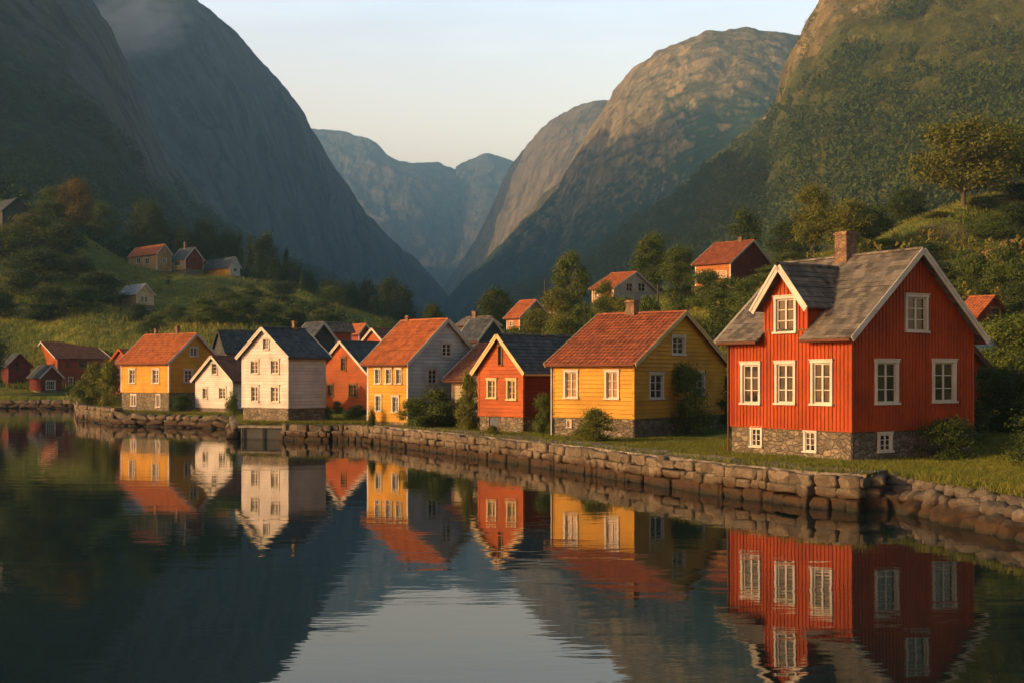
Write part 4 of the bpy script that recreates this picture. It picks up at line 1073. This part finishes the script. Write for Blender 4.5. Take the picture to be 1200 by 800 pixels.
def leaf_quads(rng, pts, outn, size, droop=0.0):
    n = len(pts)
    nr = outn + rng.normal(size=(n, 3)) * .75; nr[:, 2] += .25; nr /= np.linalg.norm(nr, axis=1)[:, None]
    u = np.cross(nr, rng.normal(size=(n, 3))); u /= np.linalg.norm(u, axis=1)[:, None]; v = np.cross(nr, u)
    s = size * rng.uniform(.6, 1.35, n)[:, None]
    a, b_, c, d = pts - u * s, pts + v * s * .62, pts + u * s, pts - v * s * .62
    V = np.stack([a, b_, c, d], 1).reshape(-1, 3); F = np.arange(n * 4).reshape(-1, 4)
    return V, F
def crown(seed, nlobe, nleaf, size, h0=.28, flat=1.0, conic=False, low=False):
    """unit-height crown, half width about 0.5 at most"""
    rng = np.random.default_rng(seed); L = []
    for i in range(nlobe):
        t = rng.uniform(0, 1)
        if conic: r = .5 * (1 - t) ** .8 * rng.uniform(.4, .9)
        elif low: r = .5 * math.sqrt(max(0, 1 - t ** 2)) * rng.uniform(.2, 1)
        else: r = .5 * math.sin(math.pi * (t * .80 + .14)) ** .7 * rng.uniform(.25, .8)
        a = rng.uniform(0, 6.283); z = h0 + (1 - h0) * (t * .86)
        L.append((r * math.cos(a), r * math.sin(a), z, rng.uniform(.09, .21) * (.65 if conic else 1.25 if low else 1.1)))
    L = np.array(L); w = L[:, 3] ** 2; cnt = rng.choice(len(L), nleaf, p=w / w.sum())
    d = rng.normal(size=(nleaf, 3)); d /= np.linalg.norm(d, axis=1)[:, None]; d[:, 2] = np.where(d[:, 2] < -.3, -d[:, 2], d[:, 2])
    rad = L[cnt, 3] * rng.uniform(0, 1, nleaf) ** .4 * (1 + .3 * rng.normal(size=nleaf))
    p = L[cnt, :3] + d * rad[:, None] * np.array([1, 1, .8 * flat])
    return leaf_quads(rng, p, d, size), L
def trunk_mesh(name, L, r0=.022, h0=.28, seed=0):
    rng = random.Random(seed); mb = MB(); top = Vector((rng.uniform(-.02, .02), rng.uniform(-.02, .02), .75)); prev = Vector((0, 0, -.06)); n = 6
    pts = [prev]
    for i in range(1, n + 1):
        q = Vector((top.x * i / n + rng.uniform(-.008, .008), top.y * i / n + rng.uniform(-.008, .008), -.06 + (.81) * i / n)); pts.append(q)
    for i in range(n): mb.tube(pts[i], pts[i + 1], r0 * (1 - i / (n + .5)), r0 * (1 - (i + 1) / (n + .5)), 8)
    for l in L[::2]:
        e_ = Vector(l[:3]); z0_ = max(h0 * .7, e_.z * .6); k = min(n - 1, max(0, int((z0_ + .06) / .81 * n))); s_ = pts[k].lerp(pts[k + 1], .5); mid = s_.lerp(e_, .5) + Vector((0, 0, -.02))
        mb.tube(s_, mid, r0 * .42, r0 * .28, 5); mb.tube(mid, e_, r0 * .28, r0 * .1, 5)
    me = bpy.data.meshes.new(name); me.from_pydata([tuple(p) for p in mb.v], [], mb.f); me.materials.append(M['bark']); me.update(); return me
PROTO = {}
def tree_proto(kind, mat, i, **kw):
    (V, F), L = crown(100 * i + len(PROTO), **kw)
    PROTO[(kind, mat, i)] = (np_mesh('crown', V, F, M[mat]), trunk_mesh('trunk', L, seed=i, r0=.022 if kind != 'bush' else .014, h0=kw.get('h0', .28)))
for mt_ in ('leaf_olive', 'leaf_green', 'leaf_dark', 'leaf_autumn'):
    for i in range(2): tree_proto('round', mt_, i, nlobe=60, nleaf=15000, size=.015, h0=.18)
for mt_ in ('leaf_olive', 'leaf_green', 'leaf_dark'):
    for i in range(2): tree_proto('bush', mt_, i, nlobe=44, nleaf=14000, size=.018, h0=.02, low=True)
for i in range(3): tree_proto('conic', 'leaf_dark', i, nlobe=60, nleaf=7000, size=.018, h0=.06, conic=True)
def plant(name, kind, mat, i, px, Y, h, w, label, cat, group, z=None):
    x = (px - 600) / FOC * Y
    zz = land_z(x, Y) if z is None else z
    root = empty(name, (x, Y, zz - .05 * (kind == 'bush')), random.uniform(0, 6.28)); tag(root, label, cat, group)
    cm, tm = PROTO[(kind, mat, i)]
    a_ = link('crown' if kind != 'bush' else 'foliage', cm, root); b__ = link('trunk' if kind != 'bush' else 'stem', tm, root)
    for o_ in (a_, b__): o_.scale = (w, w, h)
    return root

# crown() spans about 1.15 units wide, so widths below are nearly true
TR = 'trees standing singly on the right slope'
def ytree(kind, mat, i, px, ytop, Y, wpx, label, group, cat='tree', name='leafy_tree', ybase=None):
    """height from the terrain to the level where the reference shows its top"""
    x = (px - 600) / FOC * Y
    z0 = land_z(x, Y) if ybase is None else CAM_H + (HOR - ybase) / FOC * Y
    zt = CAM_H + (HOR - ytop) / FOC * Y; h = max(.5, zt - z0) * (1.08 if kind == 'bush' else 1.03)
    return plant(name, kind, mat, i, px, Y, h, wpx / FOC * Y * (1.08 if kind == 'bush' else 1.2), label, cat, group, z=z0)
ytree('round', 'leaf_olive', 0, 1129, 136, 133, 108, 'big round olive tree with thin visible trunk on the crest at right', TR, ybase=241)
ytree('round', 'leaf_green', 1, 1183, 150, 142, 80, 'darker wide tree at the right edge behind the big olive tree', TR)
ytree('round', 'leaf_olive', 1, 951, 219, 122, 44, 'tall slim tree left of the big red house chimney', TR)
ytree('round', 'leaf_olive', 0, 992, 233, 120, 62, 'round yellow-green tree right above the big red house chimney', TR)
ytree('round', 'leaf_green', 0, 1022, 243, 124, 46, 'smaller tree leaning against the round yellow-green tree', TR)
ytree('round', 'leaf_dark', 0, 874, 247, 158, 36, 'dark tree behind the hillside house with dark red gable', TR)
ytree('round', 'leaf_green', 0, 763, 275, 138, 44, 'tall green tree behind the white gabled hillside house', TR)
ytree('round', 'leaf_green', 1, 796, 292, 135, 46, 'rounder tree between the two upper hillside houses', TR)
ytree('round', 'leaf_green', 0, 668, 297, 137, 44, 'lone tree with domed crown left of the white gabled hillside house', TR)
ytree('round', 'leaf_dark', 1, 581, 340, 146, 44, 'dark tree above the roof patch in the valley gap', TR)
ytree('round', 'leaf_dark', 0, 508, 358, 160, 26, 'small dark tree over the gable of the yellow-fronted house', TR)
ytree('round', 'leaf_dark', 1, 1062, 222, 150, 50, 'dark tree mass left of the big olive tree on the crest', TR)
ytree('round', 'leaf_dark', 0, 925, 262, 150, 50, 'dark tree behind the tall slim tree', TR)
ytree('bush', 'leaf_green', 0, 708, 332, 119, 34, 'bushy tree before the orange wall of the white gabled house', TR)
ytree('bush', 'leaf_olive', 1, 652, 340, 124, 44, 'olive bushy tree right of the mast', TR)
GRB = 'bushes scattered over the right slope'
for k, (px, yt, Y, w_, mt_) in enumerate([(628, 366, 118, 50, 'leaf_olive'), (655, 372, 112, 44, 'leaf_olive'), (680, 358, 115, 40, 'leaf_green'), (735, 350, 112, 38, 'leaf_olive'), (600, 384, 118, 36, 'leaf_green'),
        (760, 352, 100, 46, 'leaf_green'), (790, 358, 98, 44, 'leaf_green'), (828, 318, 112, 46, 'leaf_green'), (850, 326, 108, 44, 'leaf_green'), (800, 334, 116, 40, 'leaf_dark'), (870, 330, 100, 46, 'leaf_green'),
        (875, 352, 88, 50, 'leaf_green'), (845, 362, 90, 56, 'leaf_green'), (815, 375, 84, 60, 'leaf_olive'), (900, 312, 112, 40, 'leaf_green'), (930, 296, 118, 44, 'leaf_green'), (1040, 280, 118, 46, 'leaf_dark'),
        (1085, 286, 112, 56, 'leaf_dark'), (1165, 252, 124, 52, 'leaf_green'), (1190, 240, 128, 50, 'leaf_dark'), (1100, 306, 104, 50, 'leaf_dark'),
        (1140, 300, 100, 50, 'leaf_green'), (1180, 292, 98, 60, 'leaf_green'), (1195, 334, 88, 44, 'leaf_dark'),
        (1100, 248, 130, 34, 'leaf_olive'), (1150, 232, 134, 40, 'leaf_dark'), (1200, 215, 136, 60, 'leaf_dark'), (885, 370, 80, 50, 'leaf_dark'), (745, 366, 96, 30, 'leaf_dark'), (700, 372, 104, 36, 'leaf_green'), (1240, 250, 120, 60, 'leaf_dark'), (1250, 330, 90, 80, 'leaf_green')]):
    ytree('bush', mt_, k % 2, px, yt, Y, w_, 'leafy %s bush in the undergrowth of the right slope' % {'leaf_olive': 'yellow-green', 'leaf_green': 'mid-green', 'leaf_dark': 'dark green'}[mt_], GRB + ', ' + mt_[5:], 'bush', 'leafy_bush')
# thicket right of and behind the big red house
for k, (px, yt, Y, w_, mt_, lab) in enumerate([
        (1163, 428, 47, 60, 'leaf_dark', 'dark shrub against the right end of the big red house'), (1192, 372, 56, 90, 'leaf_green', 'tall shrub mass at the right edge under the vivid orange roof'),
        (1160, 408, 58, 46, 'leaf_green', 'shrub in front of the wavy grey outbuilding roof'), (1200, 440, 46, 80, 'leaf_dark', 'dark shrub at the right edge of the lawn'),
        (1112, 488, 40.2, 62, 'leaf_dark', 'low spreading shrub at the basement wall of the big red house'), (1232, 480, 36, 90, 'leaf_dark', 'shrub just past the right frame edge'),
        (1178, 392, 66, 50, 'leaf_green', 'shrub below the small red house in the thicket'), (1135, 470, 45, 40, 'leaf_dark', 'shrub filling the corner behind the big red house')]):
    ytree('bush', mt_, k % 2, px, yt, Y, w_, lab, 'shrubs round the big red house', 'shrub', 'garden_shrub')
# shrubs along the waterfront
for k, (px, yt, Y, w_, mt_, lab) in enumerate([
        (697, 480, 50.6, 50, 'leaf_olive', 'round light-green shrub before the stone basement of the yellow clapboard house'), (802, 430, 56, 62, 'leaf_green', 'upright shrub between the gable windows of the yellow clapboard house'),
        (836, 438, 61, 72, 'leaf_dark', 'dark shrub at the right corner of the yellow clapboard house'), (637, 462, 57.6, 24, 'leaf_green', 'shrub squeezed between the narrow orange-red house and the yellow one'),
        (512, 457, 64.5, 62, 'leaf_green', 'wide rounded shrub against the pale grey gable'), (485, 466, 64, 36, 'leaf_green', 'lower left half of the shrubbery by the pale grey gable'),
        (549, 440, 61.5, 30, 'leaf_olive', 'tall slim shrub left of the narrow orange-red house'), (363, 441, 76, 40, 'leaf_green', 'shrub beside the grey side wall of the tall white house'),
        (418, 474, 78, 26, 'leaf_green', 'low shrub beneath the orange-red gabled house'), (436, 484, 66, 14, 'leaf_dark', 'tiny shrub at the left foot of the yellow-fronted house'), (272, 462, 83.9, 24, 'leaf_green', 'shrub left of the tall white house'), (213, 463, 90, 26, 'leaf_dark', 'dark shrub at the basement right of the bright yellow house'),
        (112, 428, 106, 40, 'leaf_olive', 'yellow-green bush left of the bright yellow house, the leftmost part'), (130, 424, 103, 30, 'leaf_olive', 'yellow-green bush touching the bright yellow house'), (100, 446, 106, 26, 'leaf_green', 'low bush above the pale retaining wall'),
        (395, 470, 90, 14, 'leaf_dark', 'little bush at the wall of the orange-red gabled house'), (578, 498, 56, 20, 'leaf_olive', 'weedy clump by the blue-grey basement door')]):
    ytree('bush', mt_, k % 2, px, yt, Y, w_, lab, 'shrubs along the waterfront', 'shrub', 'garden_shrub')
# left hill
TL_ = 'trees on the left hillside'
for k, (px, yt, Y, w_, kind, mt_, lab) in enumerate([
        (90, 211, 262, 42, 'round', 'leaf_autumn', 'rust-coloured autumn tree on the left hillside'), (62, 222, 262, 44, 'round', 'leaf_green', 'green tree left of the rust-coloured autumn tree'),
        (38, 250, 225, 62, 'round', 'leaf_olive', 'yellow-topped broad tree under the dark barn'), (75, 262, 222, 44, 'round', 'leaf_dark', 'dark tree right of the yellow-topped broad tree'),
        (10, 268, 215, 60, 'round', 'leaf_green', 'broad tree at the left edge beneath the barn'), (118, 240, 275, 34, 'round', 'leaf_green', 'green tree right of the rust-coloured autumn tree'),
        (-14, 398, 138, 44, 'round', 'leaf_dark', 'dark tree at the left edge reaching down to the cove'), (-35, 380, 140, 70, 'round', 'leaf_dark', 'dark tree at the cove just past the left frame edge')]):
    ytree(kind, mt_, k % 2, px, yt, Y, w_, lab, TL_)
rr = random.Random(5)
for k in range(30):
    px = 165 + k * 10.5 + rr.uniform(-4, 4); Y = 262 + rr.uniform(0, 22) + (14 if px < 300 else 0)
    crest = np.interp(px, [165, 290, 350, 480], [272, 300, 330, 366]); k2 = rr.random() < .45
    ytree('conic' if k2 else 'round', 'leaf_dark', k % (3 if k2 else 2), px, crest - rr.uniform(8, 36), Y, rr.uniform(16, 24) if k2 else rr.uniform(24, 38), 'dark %s in the tree line behind the left hill crest' % ('pointed conifer' if k2 else 'round-headed tree'), 'tree line on the left crest' + (', conifers' if k2 else ', broadleaf'), name='conifer_tree' if k2 else 'leafy_tree')
for k in range(34):
    while True:
        px = rr.uniform(-20, 465); Y = rr.uniform(128, 245) if px > 130 or k % 3 else rr.uniform(165, 235); x = (px - 600) / FOC * Y; z = land_z(x, Y); py = HOR - (z - CAM_H) / Y * FOC
        if 262 < py < 418 and not (135 < px < 185 and 325 < py < 372) and not (148 < px < 300 and 275 < py < 350) and not (92 < px < 150 and Y > 215): break
    dk = px < 150 or rr.random() < .6; s = rr.uniform(.7, 1.35) * (1.5 if px < 140 else 1.0)
    plant('leafy_bush', 'bush', 'leaf_dark' if dk else 'leaf_green', k % 2, px, Y, 3.0 * s, 4.6 * s, '%s bush dotted over the left hillside meadow' % ('dark rounded' if dk else 'mid-green rounded'), 'bush', 'bushes on the left hillside' + (', dark' if dk else ', mid-green'))

# far forest masses: built from many small crowns
def mass(name, mat, pos, hmin, hmax, seed, nleaf=46, size=.085, conic_share=.3):
    rng = np.random.default_rng(seed)
    protos = [crown(seed + i, 9, nleaf, size, h0=.1, conic=(i % 3 == 0))[0] for i in range(8)]
    pos = np.array(pos); n = len(pos); pid = rng.integers(0, 8, n); H = rng.uniform(hmin, hmax, n); W = H * rng.uniform(.7, 1.05, n); a = rng.uniform(0, 6.283, n)
    VV = []
    for k in range(8):
        idx = np.where(pid == k)[0]; v = protos[k][0]
        ca, sa = np.cos(a[idx])[:, None], np.sin(a[idx])[:, None]
        x = (v[None, :, 0] * ca - v[None, :, 1] * sa) * W[idx][:, None]; y = (v[None, :, 0] * sa + v[None, :, 1] * ca) * W[idx][:, None]; z = v[None, :, 2] * H[idx][:, None] - H[idx][:, None] * .08
        VV.append((np.stack([x, y, z], -1) + pos[idx][:, None]).reshape(-1, 3))
    V = np.concatenate(VV); F = np.arange(len(V)).reshape(-1, 4)
    o = link(name, np_mesh(name, V, F, M[mat])); tag(o, kind='stuff'); return o
def sample_mt(key, n, zmax, zsoft, seed, pxr=(-250, 1450), rowmax=1.0, steep=.12):
    Pn, nn = MT[key]; rng = np.random.default_rng(seed); nr, ncol, _ = Pn.shape; out = []; cnt = 0
    while cnt < n:
        i = rng.uniform(0, (nr - 2) * rowmax, 20000); j = rng.uniform(0, ncol - 2, 20000)
        # favour area: accept in proportion to depth spacing seen on the screen
        i0 = i.astype(int); j0 = j.astype(int); fi = (i - i0)[:, None]; fj = (j - j0)[:, None]
        p = (Pn[i0, j0] * (1 - fi) + Pn[i0 + 1, j0] * fi) * (1 - fj) + (Pn[i0, j0 + 1] * (1 - fi) + Pn[i0 + 1, j0 + 1] * fi) * fj
        px = p[:, 0] / p[:, 1] * FOC + 600
        cl = fbm(p / 45., 3) ; lim = zmax + zsoft * (cl * 2.2)
        ok = (px > pxr[0]) & (px < pxr[1]) & (p[:, 2] < lim) & (rng.uniform(0, 1, len(p)) < np.clip(.75 + cl * 1.6, .08, 1))
        p = p[ok]; out.append(p); cnt += len(p)
    return np.concatenate(out)[:n]
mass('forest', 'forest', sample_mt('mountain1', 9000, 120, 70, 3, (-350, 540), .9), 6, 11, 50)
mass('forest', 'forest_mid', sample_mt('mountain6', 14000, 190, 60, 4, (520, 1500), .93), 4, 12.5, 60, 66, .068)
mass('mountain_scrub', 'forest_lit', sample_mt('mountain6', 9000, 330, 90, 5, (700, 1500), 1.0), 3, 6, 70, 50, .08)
# woods on the lower ground behind both crests
rng = np.random.default_rng(9)
def sample_land(n, px0, px1, Y0, Y1, dens=0.0):
    out = []
    while len(out) < n:
        px = rng.uniform(px0, px1, 4000); Y = np.exp(rng.uniform(math.log(Y0), math.log(Y1), 4000)); k_ = ~((px < 100) & (Y < 147)); px = px[k_]; Y = Y[k_]; X = (px - 600) / FOC * Y
        p = np.stack([X, Y, land_full(X, Y)], -1); ok = fbm(np.stack([X, Y, 0 * X], -1) / 30, 3) > dens
        out.extend(p[ok])
    return np.array(out[:n])
mass('forest', 'forest', sample_land(2600, -350, 560, 285, 700, -.3), 5, 9, 80)
mass('forest', 'forest', sample_land(2600, 560, 1400, 175, 600, -.3), 4, 8, 90)
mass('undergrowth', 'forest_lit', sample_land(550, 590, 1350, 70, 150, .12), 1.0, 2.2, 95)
mass('undergrowth', 'forest', [p for p in sample_land(330, -120, 480, 120, 262, .15) if not (p[0] / p[1] * FOC + 600 < 150 and p[1] < 172)], 1.2, 2.6, 97)

# grass
def blades(name, mat, pos, h, w, per, seed, spread):
    rng = np.random.default_rng(seed); n = len(pos) * per
    p = np.repeat(pos, per, 0) + np.c_[rng.normal(size=(n, 2)) * spread, np.zeros(n)]
    a = rng.uniform(0, 6.283, n); d = np.c_[np.cos(a), np.sin(a), 0 * a]; ln = rng.uniform(0, 6.283, n); lean = np.c_[np.cos(ln), np.sin(ln), 0 * a] * rng.uniform(.1, .7, n)[:, None]
    hh = (h * rng.uniform(.5, 1.3, n))[:, None]
    b0, b1 = p - d * w, p + d * w; mid = p + lean * hh * .45 + np.array([0, 0, 1]) * hh * .6; tip = p + lean * hh + np.array([0, 0, 1]) * hh
    V = np.stack([b0, b1, mid + d * w * .5, tip], 1).reshape(-1, 3); F = np.arange(n * 4).reshape(-1, 4)
    o = link(name, np_mesh(name, V, F, M[mat])); tag(o, kind='stuff'); return o
M['blade'] = leaf_mat('grass_blades', (0.16, 0.175, 0.026), .45, (0.30, 0.24, 0.045), .3)
M['meadow'] = leaf_mat('meadow_blades', (0.17, 0.185, 0.028), .4, (0.30, 0.25, 0.05), .25)
def lawn(n, px0, px1, d0, d1):
    px = rng.uniform(px0, px1, n); Y = shore_depth(px) + rng.uniform(0, 1, n) ** 1.4 * (d1 - d0) + d0; X = (px - 600) / FOC * Y
    return np.stack([X, Y, land_full(X, Y) - .01], -1)
blades('lawn_grass', 'blade', lawn(15000, 1020, 1320, .6, 16), .10, .006, 6, 21, .06)
blades('lawn_grass', 'blade', lawn(16000, 432, 1020, 2.5, 14), .11, .008, 6, 22, .07)
blades('lawn_grass', 'blade', lawn(7000, 96, 432, .8, 16), .16, .014, 6, 23, .12)
blades('meadow_grass', 'meadow', sample_land(16000, 580, 1350, 60, 160, -.4), .42, .035, 6, 24, .45)
blades('meadow_grass', 'meadow', sample_land(16000, -150, 490, 110, 265, -.4), .60, .06, 6, 25, .7)
# rough tufts hanging over the quay edge
et = np.array([[p[0] + random.uniform(-.1, .1), p[1] + random.uniform(.0, .25), .93] for p in shore_pts(np.linspace(430, 1016, 500)) if random.random() < .6] +
              [[p[0] + random.uniform(-.1, .4), p[1] + random.uniform(-.1, .4), .86] for p in shore_pts(np.linspace(1022, 1300, 300))] + [[p[0], p[1] + random.uniform(.3, 1.2), .9] for p in shore_pts(np.linspace(96, 430, 300))])
blades('edge_grass', 'blade', et, .20, .008, 14, 26, .12)

# ------------------------------------------------------------------ small things on the slope
def pole(px, ytop, Y, label, arm=False):
    x = (px - 600) / FOC * Y; z0 = land_z(x, Y) - .3; h = CAM_H + (HOR - ytop) / FOC * Y - z0
    r = empty('utility_pole', (x, Y, z0)); tag(r, label, 'pole')
    mb = MB(); mb.tube((0, 0, 0), (0, 0, h), .13, .08); mb.build('shaft', M['slate_wall'], r)
    if arm: mb = MB(); mb.beam((-.7, 0, h - .4), (.7, 0, h - .4), .1, .1); mb.build('crossarm', M['slate_wall'], r)
pole(638.5, 328, 136, 'thin dark mast rising behind the orange roofs')
pole(771, 333, 124, 'short dark pole at the right corner of the white gabled hillside house')
def lw(pl): return [np.array([(px - 600) / FOC * Y, Y]) for px, Y in pl]
def terrace(name, label, cat, pl, h, mat, wr, protos=SQ):
    pts = lw(pl); items = []
    for p, t, w in walk(pts, lambda: random.uniform(*wr)):
        z = land_z(p[0], p[1])
        for c_ in range(3):
            items.append((random.randrange(8), (p[0] + random.uniform(-.1, .1), p[1] + .25 * c_ + random.uniform(-.25, .25), z - .5 + h / 3 * (c_ + .5) + random.uniform(-.2, .2)), w / 2 * 1.05, .35, h / 6 * random.uniform(.7, 1.4), math.atan2(t[1], t[0]), random.uniform(-.15, .15)))
    V, F = merge(protos, items); c0 = np.array([pts[0][0], pts[0][1], land_z(*pts[0])]); o = link(name, np_mesh(name, V - c0, F, mat, True), loc=c0); tag(o, label, cat)
terrace('terrace_wall', 'reddish rubble terrace wall on the right slope above the vivid orange roof', 'wall', [(1108, 108), (1140, 111), (1170, 114), (1215, 118)], 1.7, M['earth_rock'], (.5, 1.9), SQ)
terrace('terrace_wall', 'pale low terrace wall before the white gabled hillside house', 'wall', [(715, 123), (745, 123.5), (770, 124)], 1.0, M['path'], (.5, 1.0))
for k, (px, Y, s) in enumerate([(822, 96, 1.6), (834, 92, 1.2), (812, 90, .9)]):
    x = (px - 600) / FOC * Y
    boulder(x, Y, land_z(x, Y) + .1, s, ['large', 'middle-sized', 'smallest'][k] + ' of the grey rocks showing in the bushes above the yellow clapboard house', None)
fr = empty('rail_fence', P(250, 368, 150)); fr.location.z = 0; tag(fr, 'old dark rail fence crossing the left meadow above the slate roofs', 'fence')
prev = None; posts = []
for i in range(13):
    px = 248 + i * 7.5; Y = 176 + i * 1.2; x = (px - 600) / FOC * Y; z = land_z(x, Y); q = Vector((x - fr.location.x, Y - fr.location.y, z))
    mb = MB(); mb.tube(q - Vector((0, 0, .4)), q + Vector((0, 0, 1.0)), .06); mb.build('post', M['slate_wall'], fr); posts.append(q)
mb = MB()
for a_, b2 in zip(posts[:-1], posts[1:]):
    for hh in (.45, .85): mb.beam(a_ + Vector((0, -.08, hh)), b2 + Vector((0, -.08, hh)), .05, .1)
mb.build('rail', M['slate_wall'], fr)

# ------------------------------------------------------------------ morning mist clinging to the left peak
def mist(px, py, Y, rx, ry, rz, dens):
    bm = bmesh.new(); bmesh.ops.create_icosphere(bm, subdivisions=3, radius=1)
    me = bpy.data.meshes.new('mist'); bm.to_mesh(me); bm.free()
    o = link('mist', me, loc=P(px, py, Y)); o.scale = (rx, ry, rz); o.rotation_euler = (0, R(-14), 0); tag(o, kind='stuff')
    m = bpy.data.materials.new('mist'); m.use_nodes = True; nt = m.node_tree; nt.nodes.clear()
    out = nt.nodes.new('ShaderNodeOutputMaterial'); pv = nt.nodes.new('ShaderNodeVolumePrincipled'); pv.inputs['Color'].default_value = (1, .95, .9, 1)
    c = coords(nt, 'Object'); nz = noise(nt, coords(nt, 'Object', (1, 1, 2.2)), 1.6, 4, .6, .5)
    ln = nt.nodes.new('ShaderNodeVectorMath'); ln.operation = 'LENGTH'; nt.links.new(c, ln.inputs[0])
    fall = maprange(nt, ln.outputs['Value'], 0.15, 0.95, 1.0, 0.0)
    d = math_n(nt, 'MULTIPLY', math_n(nt, 'MULTIPLY', fall, fall), maprange(nt, nz, .38, .66)); d = math_n(nt, 'MULTIPLY', d, dens)
    nt.links.new(d, pv.inputs['Density']); nt.links.new(pv.outputs[0], out.inputs['Volume']); me.materials.append(m)
mist(150, 26, 1560, 105, 130, 52, .065)
